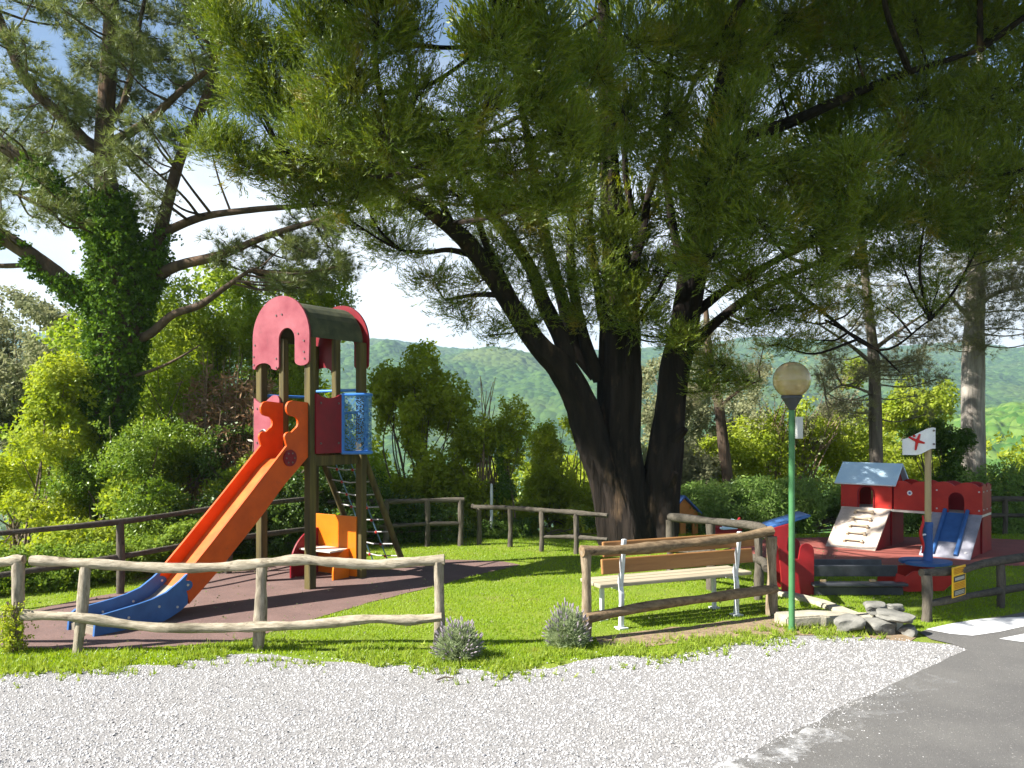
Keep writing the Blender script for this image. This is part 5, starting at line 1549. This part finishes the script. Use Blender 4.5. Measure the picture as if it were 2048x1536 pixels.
for i, s in enumerate(wsp):
    stem_obj(pine, 'trunk' if i == 0 else 'limb', s, M['pine_bark'], 22 if i == 0 else 10, .08 if i == 0 else .03, .06, 60 + i)
SPP = sample_stems(wsp)
rg_ = np.random.default_rng(3)
pads_p = []
for i in range(215):
    px = rg_.uniform(-120, 460); py = rg_.uniform(-80, 450)
    if px > 330 and py > 330: continue
    if math.hypot(px - 100, (py - 110) * .8) < 48 or math.hypot(px - 60, py - 560) < 110: continue
    pads_p.append((px, py, Q + rg_.uniform(-1.6, 2.2), rg_.uniform(28, 55), rg_.uniform(18, 36), .5, .9))
for i in range(34):
    px = rg_.uniform(430, 705); py = 560 - (px - 430) * .33 + rg_.uniform(-75, 70)
    pads_p.append((px, py, Q + rg_.uniform(-.9, .8), rg_.uniform(25, 50), rg_.uniform(14, 28), .45, .9))
pads_p += [(660, 480, Q - .5, 45, 30, .5), (690, 530, Q - .4, 35, 26, .5), (640, 560, Q - .4, 45, 25, .5), (600, 500, Q - .4, 40, 26, .5)]
pads_p += [(rg_.uniform(-300, 420), rg_.uniform(-420, -80), Q + rg_.uniform(-1.5, 1.5), 90, 60, 1.0, .6, 1.6) for _ in range(16)]
tufts = [t_tuft(12, s, .060) for s in (1, 2)]
cp = crown(pads_p, SPP, 4.0, .036, (.10, .17), tufts, (.7, .45, .3, .35), .05, twig_r=.010)
add_crown(pine, cp, M['pine_leaf'], M['pine_bark'])
print('pine tris', len(cp[2]))
# ivy hugging trunk and lower limbs
def ivy_on(paths, cnt, size, spread, parent, mat, name='ivy', lim=.36):
    q = np.concatenate([smooth_path(p, 10) for p in paths])
    i = RNG.integers(0, len(q), cnt)
    d = unit(RNG.normal(size=(cnt, 3)) * np.array([1, 1, .5]))
    pos = q[i, :3] + d * (q[i, 3:4] * 1.0 + np.abs(RNG.normal(size=(cnt, 1))) * spread)
    nz = fbm(pos[:, 0] * 2.3 + 7, pos[:, 2] * 2.3, 3, 6)
    pos = pos[nz > lim]; d = d[nz > lim]; c = len(pos)
    tv, tf = t_leaves(5, 7, .42, .7)
    v, f, t = scatter(tv, tf, pos, d + RNG.normal(size=(c, 3)) * .5 + np.array([0, 0, -.3]), RNG.uniform(size[0], size[1], c), np.clip(RNG.normal(.5, .25, c), 0, 1))
    o = np_mesh(name, v - np.array(parent.location), f, mat, parent, t)
    o['kind'] = 'stuff'
ivy_on([wsp[0][:8]], 9500, (.05, .10), .085, pine, M['ivy'], lim=.22)
ivy_on([wsp[1][:5], wsp[2][:4], wsp[4][:3]], 5200, (.05, .09), .07, pine, M['ivy'])

# ---------------- broadleaf shrubs and trees
def shrub(name, label, cat, base, blobs, leaf, count, size, mat, twig='twig', group=None, stems=None, seed=1, droop=0.0, wid=.3, thr=.42, nz=1.3):
    """base: (px, D) foot; blobs: (px,py,D,rx_px,ry_px,depth_m)"""
    bx_, bD = base
    x_ = (bx_ - 1024) / F_PX * bD
    root = empty(name, label, cat, (x_, bD, float(terrain(x_, bD))), 0, group)
    loc = np.array(root.location)
    rg = np.random.default_rng(seed)
    w = np.array([b[3] * b[4] * b[2] ** 2 for b in blobs], float); w /= w.sum()
    P_, D_, T_ = [], [], []
    st = MB()
    for b, ww in zip(blobs, w):
        k = int(count * ww)
        c = np.array(P(b[0], b[1], b[2])); r = np.array([b[3] / F_PX * b[2], b[5] if len(b) > 5 else b[3] / F_PX * b[2] * .8, b[4] / F_PX * b[2]])
        u = unit(rg.normal(size=(int(k * 1.9), 3))); rad = rg.random((len(u), 1)) ** .38
        q = c + u * rad * r * (1 + .22 * (fbm(u[:, 0] * 3 + b[0], u[:, 2] * 3 + u[:, 1] * 2, 3, seed) - .45))[:, None]
        dens = fbm(q[:, 0] * nz / .9 + 5, q[:, 2] * nz / .9 + q[:, 1] * .7, 3, seed + 3)
        q_ = q[dens > thr][:k]; uu = u[dens > thr][:k]
        P_.append(q_); D_.append(uu * .8 + rg.normal(size=uu.shape) * .55 + np.array([0, 0, .35 - droop]))
        T_.append(np.clip(fbm(q_[:, 0] * 1.8, q_[:, 2] * 1.8, 2, seed + 9) * 1.3 - .12 + rg.normal(size=len(q_)) * .15, 0, 1))
        if stems is None or stems:
            for _ in range(4 if stems is None else stems):
                e = c + unit(rg.normal(size=(1, 3)))[0] * r * .75
                s0 = loc + rg.normal(size=3) * np.array([.12, .12, 0])
                st.tube(smooth_path([s0, (s0 * .45 + c * .55) + rg.normal(size=3) * .1, e], 4), list(np.linspace(.022, .006, 9)), 5, False)
    pos = np.concatenate(P_); dr = np.concatenate(D_); ti = np.concatenate(T_)
    zt = terrain(pos[:, 0], pos[:, 1])
    pos[:, 2] = np.maximum(pos[:, 2], zt + .03)
    tv, tf = t_leaves(leaf, seed, wid, .6)
    v, f, t = scatter(tv, tf, pos, dr, rg.uniform(size[0], size[1], len(pos)), ti)
    if st.v:
        st.v = [tuple(np.array(q) - loc) for q in st.v]
        st.build('stem', M[twig], root, smooth=True, fix=False)['kind'] = 'stuff'
    o = np_mesh('foliage', v - loc, f, M[mat], root, t)
    o['kind'] = 'stuff'
    return root

shrub('bright_shrub', 'sunlit yellow-green creeper mound at the left edge behind the fence', 'shrub', (60, 12.2),
      [(40, 1080, 11.6, 110, 90, .9), (110, 930, 12.2, 75, 130, .8), (130, 800, 12.4, 60, 90, .6), (0, 1000, 12.4, 80, 80, .8), (160, 1120, 10.8, 100, 70, .7), (60, 1180, 9.9, 110, 60, .6)], 5, 11500, (.07, .14), 'leaf_yellow', seed=2)
shrub('dark_shrub', 'dark leafy shrub at the foot of the ivy pine', 'shrub', (270, 11.6),
      [(250, 1090, 11.2, 110, 90, .8), (300, 960, 11.8, 90, 110, .8), (230, 900, 12.2, 60, 100, .6), (330, 1120, 10.9, 90, 60, .6), (160, 1010, 12.0, 60, 90, .6), (340, 860, 12.4, 70, 80, .6), (180, 1150, 10.2, 90, 50, .5)], 5, 10000, (.06, .12), 'leaf_mid', seed=5)
shrub('undergrowth_shrub', 'dark green shrub under the slide tower against the back fence', 'shrub', (480, 12.6),
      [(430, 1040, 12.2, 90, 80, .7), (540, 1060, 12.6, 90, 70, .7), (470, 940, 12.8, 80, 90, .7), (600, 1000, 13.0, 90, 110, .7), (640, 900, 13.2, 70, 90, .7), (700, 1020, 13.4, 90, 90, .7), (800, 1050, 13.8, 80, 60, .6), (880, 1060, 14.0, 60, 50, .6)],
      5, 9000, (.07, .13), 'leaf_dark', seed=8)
shrub('tall_thicket', 'tall drooping-leaved thicket behind the slide tower roof', 'tree', (440, 14.6),
      [(350, 700, 14.4, 90, 100, .9), (430, 800, 14.4, 90, 90, .9), (480, 690, 14.6, 90, 110, .9), (420, 620, 14.8, 110, 80, .9), (580, 640, 14.8, 90, 110, .9), (560, 790, 14.6, 80, 110, .8), (660, 590, 14.8, 50, 60, .6), (330, 820, 14, 70, 90, .8)],
      5, 11000, (.11, .19), 'leaf_bright', seed=11, droop=.9, wid=.18, thr=.35)
reed = empty('dry_reeds', 'dry brown canes standing in the thicket left of the tower', 'reeds', tuple(P(450, 848, 13.4).xy) + (-.1,))
mbr = MB(); rl = np.array(reed.location); mbd = []
for i in range(46):
    px = random.gauss(455, 42); d_ = random.uniform(13.0, 13.8)
    b_ = P(px, 1075, d_); t_ = P(px + random.gauss(0, 32), random.uniform(680, 900), d_ + random.uniform(-.4, .4))
    mbr.tube([Vector(b_) - Vector(rl), (b_ + t_) / 2 - Vector(rl) + Vector((random.uniform(-.05, .05), 0, 0)), Vector(t_) - Vector(rl)], [.010, .008, .004], 5, False)
mbr.build('cane', M['twig_pale'], reed, smooth=True, fix=False)['kind'] = 'stuff'
n = 2400
pp = np.stack([RNG.uniform(370, 550, n), 740 + RNG.beta(1.6, 1.4, n) * 320, RNG.uniform(12.9, 13.7, n)], -1)
pos = np.stack([(pp[:, 0] - 1024) / F_PX * pp[:, 2], pp[:, 2], CAM_H - (pp[:, 1] - HOR) / F_PX * pp[:, 2]], -1)
v, f, t = scatter(*t_leaves(4, 3, .14, .8), pos, RNG.normal(size=(n, 3)) + np.array([0, 0, -.5]), RNG.uniform(.09, .2, n), RNG.random(n))
np_mesh('dry_leaf', v - rl, f, M['leaf_dry'], reed, t)['kind'] = 'stuff'

shrub('leafy_tree', 'fresh green leafy tree right behind the blue balcony of the tower', 'tree', (835, 15.4),
      [(835, 900, 15.2, 95, 100, 1.0), (800, 820, 15.2, 70, 80, .8), (845, 745, 15.3, 35, 60, .6), (770, 780, 15.2, 35, 50, .6), (890, 820, 15.4, 55, 70, .7), (780, 930, 15.0, 70, 90, .8), (860, 1000, 15.2, 90, 70, .8), (780, 1020, 14.8, 80, 70, .7), (925, 900, 15.5, 35, 50, .5), (915, 990, 15.4, 45, 60, .6), (870, 1060, 14.8, 90, 40, .6)],
      5, 10000, (.10, .18), 'leaf_yellow', seed=14, thr=.36)
shrub('sapling', 'thin yellow-green sapling with bare twigs in front of the hillside', 'tree', (965, 15.2),
      [(965, 830, 15.2, 45, 70, .5), (1000, 900, 15.2, 45, 60, .5), (950, 940, 15.0, 45, 60, .5), (975, 1020, 15.0, 50, 50, .5), (1030, 850, 15.3, 30, 50, .4), (975, 760, 15.2, 22, 30, .3)], 5, 3600, (.07, .13), 'leaf_yellow', 'twig_pale', seed=17, thr=.42, stems=6)
shrub('ivy_stump', 'dark ivy covered stump beside the thin sapling', 'stump', (1010, 14.9),
      [(1010, 1000, 14.9, 18, 50, .25), (1012, 930, 14.9, 13, 40, .2), (1008, 1060, 14.8, 22, 30, .3)], 5, 1500, (.06, .11), 'ivy', seed=19, thr=.3)
shrub('yellow_tree', 'bright yellow-green bushy tree left of the big trunk', 'tree', (1125, 17.0),
      [(1105, 885, 16.9, 50, 34, .6), (1165, 870, 17, 40, 40, .5), (1060, 960, 16.7, 34, 50, .5), (1125, 950, 16.8, 60, 70, .9), (1090, 1010, 16.6, 60, 60, .8), (1150, 890, 17.0, 45, 60, .7), (1165, 1010, 16.8, 60, 60, .8), (1110, 880, 17.2, 40, 40, .6), (1060, 1050, 15.8, 70, 45, .6), (1150, 1060, 15.6, 60, 45, .6)], 5, 8500, (.09, .16), 'leaf_yellow', seed=21, thr=.46)
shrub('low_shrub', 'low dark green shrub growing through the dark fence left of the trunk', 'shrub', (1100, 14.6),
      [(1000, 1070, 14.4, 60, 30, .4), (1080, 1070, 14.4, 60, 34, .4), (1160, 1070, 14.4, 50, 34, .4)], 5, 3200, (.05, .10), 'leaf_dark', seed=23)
shrub('oleander_hedge', 'clipped glossy green hedge behind the lawn between trunk and castle', 'hedge', (1530, 16.2),
      [(1420, 1020, 15.8, 70, 55, .8), (1510, 1015, 16.0, 80, 55, .8), (1600, 1015, 16.2, 80, 55, .8), (1680, 1015, 16.4, 70, 55, .8), (1360, 1030, 15.8, 50, 50, .7), (1760, 1020, 16.5, 60, 50, .7), (1850, 1020, 16.6, 70, 50, .7)], 5, 12500, (.10, .17), 'leaf_hedge', seed=26, wid=.17, thr=.34)
shrub('oleander_hedge', 'leafy green hedge behind the castle at the right edge of the picture', 'hedge', (2010, 16.4),
      [(1940, 1010, 16.6, 60, 60, .8), (2020, 1000, 16.4, 80, 70, .8), (2110, 1000, 16.2, 80, 70, .8), (1990, 1060, 15.6, 70, 40, .6)], 5, 5500, (.10, .18), 'leaf_hedge', seed=29, wid=.2, thr=.36)
shrub('pale_tree', 'grey-green olive-like tree right behind the big trunk', 'tree', (1370, 18.5),
      [(1340, 800, 18.2, 60, 90, .9), (1390, 880, 18.4, 70, 80, .9), (1330, 930, 18.0, 50, 60, .8), (1400, 960, 18.0, 70, 50, .8), (1320, 720, 18.4, 40, 50, .7)], 5, 7000, (.09, .16), 'leaf_olive', 'twig_pale', seed=31, thr=.45)
shrub('sunlit_thicket', 'yellowish olive thicket behind the hedge and lamp post', 'shrub', (1580, 20),
      [(1490, 900, 19, 80, 60, 1.0), (1410, 930, 18.6, 70, 50, .9), (1580, 860, 20, 70, 50, .9), (1490, 950, 19, 80, 50, 1.0), (1600, 920, 20, 90, 60, 1.0), (1690, 900, 20.5, 80, 70, 1.0), (1640, 860, 21, 60, 40, .8), (1780, 920, 21, 80, 60, 1.0), (1850, 950, 21, 60, 40, .8), (1550, 970, 18.4, 80, 40, .8)], 5, 9000, (.12, .21), 'leaf_yellow', 'twig_pale', seed=33, thr=.44)
shrub('grey_twiggy_tree', 'thin grey-leaved tree behind the lamp globe', 'tree', (1560, 19),
      [(1560, 760, 19, 70, 60, .8), (1530, 830, 19, 60, 50, .8), (1620, 780, 19.4, 70, 60, .8), (1650, 850, 19.4, 60, 40, .7), (1690, 780, 19.6, 40, 40, .6)], 5, 2600, (.08, .15), 'leaf_olive', 'twig_pale', seed=36, thr=.5, stems=8)
shrub('back_thicket', 'dense light green thicket filling the slope behind the pine and the slide tower', 'thicket', (420, 18),
      [(200, 760, 18, 120, 130, 1.2), (320, 680, 18, 110, 110, 1.2), (430, 600, 18, 110, 70, 1.1), (330, 860, 17.6, 120, 110, 1.2), (470, 780, 18, 120, 130, 1.2), (600, 700, 18, 90, 120, 1.1), (590, 860, 17.6, 110, 110, 1.2), (200, 940, 17.4, 120, 90, 1.2), (690, 940, 17.4, 80, 100, 1.1), (450, 960, 17.2, 130, 90, 1.2), (760, 1010, 17, 80, 70, 1.0), (90, 950, 17.6, 100, 120, 1.2)],
      5, 9500, (.16, .28), 'leaf_bright', seed=51, thr=.40, stems=2)
shrub('valley_thicket', 'light green bushes on the slope below the hedge, left and right of the big trunk', 'thicket', (1150, 23),
      [(900, 1000, 22, 100, 60, 1.4), (1030, 980, 23, 80, 60, 1.4), (1180, 980, 24, 80, 80, 1.4), (1320, 970, 24, 90, 70, 1.4), (1440, 940, 24, 90, 60, 1.4), (1930, 960, 24, 90, 60, 1.4), (2050, 940, 24, 90, 70, 1.4), (1760, 950, 24, 90, 50, 1.4)],
      5, 9000, (.16, .28), 'leaf_yellow', seed=53, thr=.42, stems=1)
shrub('edge_shrub', 'light green bush between the ivy pine and the dry canes, above the thin fence', 'shrub', (330, 12.8),
      [(330, 760, 13.4, 70, 70, .7), (300, 860, 13.0, 70, 70, .7), (380, 920, 12.8, 80, 80, .7), (440, 1000, 12.6, 80, 60, .6), (300, 1000, 11.9, 90, 60, .6), (520, 980, 12.8, 60, 60, .6)],
      5, 6500, (.08, .14), 'leaf_bright', seed=57, thr=.42)
shrub('verge_undergrowth', 'low leafy undergrowth spilling under the thin fence onto the rubber edge', 'shrub', (120, 9.9),
      [(-20, 1150, 9.6, 100, 50, .45), (90, 1150, 9.9, 100, 55, .45), (200, 1140, 10.2, 80, 50, .4), (300, 1120, 10.6, 80, 45, .4), (390, 1090, 11.0, 70, 45, .4)],
      5, 6500, (.05, .10), 'leaf_mid', seed=61, thr=.36)
shrub('spring_tree', 'airy pale green tree on the slope between the big trunk and the lamp post', 'tree', (1430, 27),
      [(1340, 800, 26, 60, 90, 1.2), (1430, 840, 27, 60, 80, 1.2), (1400, 740, 27, 50, 50, 1.0), (1500, 880, 27, 60, 60, 1.2), (1330, 900, 26, 70, 60, 1.2)],
      5, 4200, (.16, .28), 'leaf_olive', 'twig_pale', seed=71, thr=.45)
shrub('spring_tree', 'airy yellow-green tree on the slope beyond the castle roof', 'tree', (1680, 28),
      [(1640, 820, 28, 60, 60, 1.2), (1700, 780, 28, 50, 60, 1.1), (1790, 850, 28, 60, 60, 1.2), (1850, 800, 28, 50, 60, 1.1), (1720, 880, 28, 80, 50, 1.2)],
      5, 4200, (.16, .28), 'leaf_yellow', 'twig_pale', seed=73, thr=.46)
shrub('background_tree', 'pale feathery tree at the left edge beyond the ivy pine', 'tree', (40, 21),
      [(60, 650, 19.5, 80, 60, 1.1), (130, 700, 19, 60, 70, 1.0), (10, 620, 21, 60, 40, 1.0), (50, 760, 20, 90, 120, 1.2), (100, 660, 20.5, 60, 60, 1.0), (10, 880, 20, 80, 100, 1.2), (-60, 760, 20, 90, 120, 1.2), (120, 870, 19.5, 50, 80, .8)], 5, 8000, (.12, .22), 'leaf_olive', 'twig_pale', seed=39, thr=.44)
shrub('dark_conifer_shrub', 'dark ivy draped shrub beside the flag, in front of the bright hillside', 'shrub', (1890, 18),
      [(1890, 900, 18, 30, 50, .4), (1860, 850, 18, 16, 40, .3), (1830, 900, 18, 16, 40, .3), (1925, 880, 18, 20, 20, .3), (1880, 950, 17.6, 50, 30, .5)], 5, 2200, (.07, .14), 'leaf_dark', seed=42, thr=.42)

# slim pines on the right
def slim_pine(label, stem, limbs, pads, bark, leaf, seed, dens=3.8, sc=(.11, .19)):
    x_, y_ = P(*stem[0][:3]).xy
    root = empty('pine_tree', label, 'tree', (x_, y_, float(terrain(x_, y_))), 0)
    ws = [spl(stem)] + [spl(l) for l in limbs]
    for i, s in enumerate(ws): stem_obj(root, 'trunk' if i == 0 else 'limb', s, bark, 16 if i == 0 else 8, .05, .05, seed + i)
    c = crown(pads, sample_stems(ws), dens, .055, sc, [t_tuft(12, seed, .05)], (.6, .5, .3, .4), .08, twig_r=.010)
    add_crown(root, c, leaf, bark)
    return len(c[2])
rg2 = np.random.default_rng(17)
def rpads(x0, x1, y0, y1, n, d, s=(25, 45)):
    return [(rg2.uniform(x0, x1), rg2.uniform(y0, y1), d + rg2.uniform(-.8, .8), rg2.uniform(*s), rg2.uniform(*s) * .6, .5) for _ in range(n)]
slim_pine('thick pale-barked pine standing behind the castle at the right', [(1946, 1030, 19, .27), (1946, 960, 19, .26), (1945, 820, 19, .25), (1946, 700, 19, .23), (1950, 600, 19, .2), (1955, 450, 19, .16), (1960, 200, 19, .1), (1965, -100, 19, .05)],
          [[(1950, 620, 19, .08), (1985, 590, 18.6, .05), (2050, 570, 18.2, .03)], [(1950, 650, 19, .06), (1915, 610, 18.6, .04), (1890, 580, 18.3, .02)]],
          rpads(1880, 2110, 480, 700, 64, 18.6) + rpads(1880, 2120, 350, 520, 16, 19), M['pale_bark'], M['pine_pale'], 5)
slim_pine('dark slim pine trunk rising behind the castle roof', [(1755, 1040, 17.5, .14), (1752, 900, 17.5, .135), (1750, 780, 17.5, .125), (1746, 700, 17.5, .11), (1735, 600, 17.5, .09), (1720, 450, 17.5, .06)],
          [[(1748, 730, 17.5, .05), (1700, 690, 17.2, .035), (1640, 650, 17, .02)], [(1746, 700, 17.5, .05), (1800, 660, 17.2, .035), (1860, 620, 17, .02)], [(1750, 790, 17.5, .035), (1690, 770, 17.1, .02), (1650, 790, 17, .012)]],
          rpads(1610, 1890, 560, 760, 46, 17.4) + rpads(1640, 1870, 740, 840, 18, 17.4, (18, 32)), M['grey_bark'], M['pine_pale'], 9)
slim_pine('leaning thin pine trunk between the big trunk and the lamp post', [(1462, 1030, 17.5, .13), (1455, 960, 17.5, .12), (1445, 880, 17.5, .115), (1436, 800, 17.5, .10), (1420, 720, 17.5, .08), (1410, 600, 17.5, .05)],
          [[(1438, 815, 17.5, .04), (1480, 780, 17.2, .03), (1520, 760, 17, .015)]],
          rpads(1370, 1530, 640, 820, 18, 17.3, (22, 38)), M['pine_bark'], M['pine_pale'], 13)

# far-off wood on the slope below the fences, reads as one mass
def far_wood():
    n = 2500
    x = RNG.uniform(-34, 34, n); y = RNG.uniform(24, 40, n)
    h = 3.2 * np.abs(fbm(x / 5, y / 5, 3, 12)) + RNG.random(n) ** .5 * 1.6 - .8
    z = terrain(x, y) + np.maximum(h, .05)
    tv, tf = t_leaves(5, 9, .3, .6)
    v, f, t = scatter(tv, tf, np.stack([x, y, z], -1), RNG.normal(size=(n, 3)) + np.array([0, 0, .6]), RNG.uniform(.22, .42, n), np.clip(fbm(x / 3, y / 3, 3, 7) * 1.4 - .2, 0, 1))
    o = np_mesh('woodland', v, f, M['leaf_mid'], None, t)
    o['kind'] = 'stuff'
far_wood()

# lavender bushes
def lavender(px, py, w, h, label, seed):
    b = G(px, py)
    root = empty('lavender_bush', label, 'lavender', tuple(b), 0, 'lavender bushes at the gravel edge')
    rg = np.random.default_rng(seed)
    n = 800
    u = unit(rg.normal(size=(n, 3))); u[:, 2] = np.abs(u[:, 2])
    q = u * rg.random((n, 1)) ** .4 * np.array([w * .8, w * .8, h * .75]) + np.array([0, 0, .02])
    tv, tf = t_tuft(9, seed, .10, .8)
    v, f, t = scatter(tv, tf, q, u * .6 + rg.normal(size=(n, 3)) * .3 + np.array([0, 0, .7]), rg.uniform(.05, .10, n), rg.random(n))
    np_mesh('foliage', v, f, M['lavender_leaf'], root, t)['kind'] = 'stuff'
    n = 150
    u = unit(rg.normal(size=(n, 3))); u[:, 2] = np.abs(u[:, 2]) + .15; u = unit(u)
    tip = u * np.array([w, w, h]) * rg.uniform(.8, 1.08, (n, 1))
    st = MB(); fl_ = MB()
    for i in range(n):
        a = tip[i] * .55; d = tip[i] - a
        st.tube([a, tip[i]], [.0018, .0012], 3, False)
        dn = d / np.linalg.norm(d)
        fl_.tube([tip[i] - dn * .004, tip[i] + dn * .016, tip[i] + dn * .036], [.004, .0075, .002], 5, False)
    st.build('stalk', M['lavender_leaf'], root, fix=False)['kind'] = 'stuff'
    fl_.build('flower', M['lavender_flower'], root, fix=False)['kind'] = 'stuff'
lavender(917, 1318, .21, .33, 'grey-green lavender bush under the end post of the pale fence', 3)
lavender(1135, 1293, .20, .37, 'purple flowering lavender bush at the left post of the brown fence', 4)

# creeper climbing the first post of the pale fence
vine = empty('fence_creeper', 'yellow-green creeper climbing the leftmost post of the pale fence', 'creeper', tuple(G(30, 1304)))
n = 420
pos = np.stack([RNG.normal(0, .055, n), RNG.normal(-.04, .05, n), RNG.beta(1.3, 1.5, n) * .42], -1)
v, f, t = scatter(*t_leaves(5, 5, .35, .7), pos, RNG.normal(size=(n, 3)) + np.array([0, -.3, .3]), RNG.uniform(.025, .05, n), RNG.random(n))
np_mesh('foliage', v, f, M['leaf_yellow'], vine, t)['kind'] = 'stuff'
vs_ = MB()
for i in range(6): vs_.tube(smooth_path([(random.uniform(-.06, .06), random.uniform(-.1, .0), 0), (random.uniform(-.08, .08), -.06, .2), (random.uniform(-.06, .06), -.05, .44)], 4), .005, 5, False)
vs_.build('stem', M['twig'], vine, fix=False)['kind'] = 'stuff'

# dead leaves and bark crumbs on the rubber and the earth
n = 1500
p = np.stack([RNG.uniform(-5.5, 5, n), RNG.uniform(6.6, 13.5, n)], -1)
p = p[(inside(p, rub_l) & (RNG.random(n) < .35)) | inside(p, soil) | inside(p, rub_r) | (inside(p, LAWN) & (RNG.random(n) < .5))]
n = len(p)
v, f, t = scatter(*t_leaves(1, 6, .4, 1.0), np.concatenate([p, np.full((n, 1), .012)], 1), RNG.normal(size=(n, 3)) * np.array([1, 1, .15]), RNG.uniform(.015, .035, n), RNG.random(n), up=np.tile([0, 0, 1.0], (n, 1)))
np_mesh('leaf_litter', v, f, M['leaf_olive'], None, t)['kind'] = 'stuff'

tot = sum(len(o.data.loops) - 2 * len(o.data.polygons) for o in S.objects if o.type == 'MESH')
print('triangles', tot)
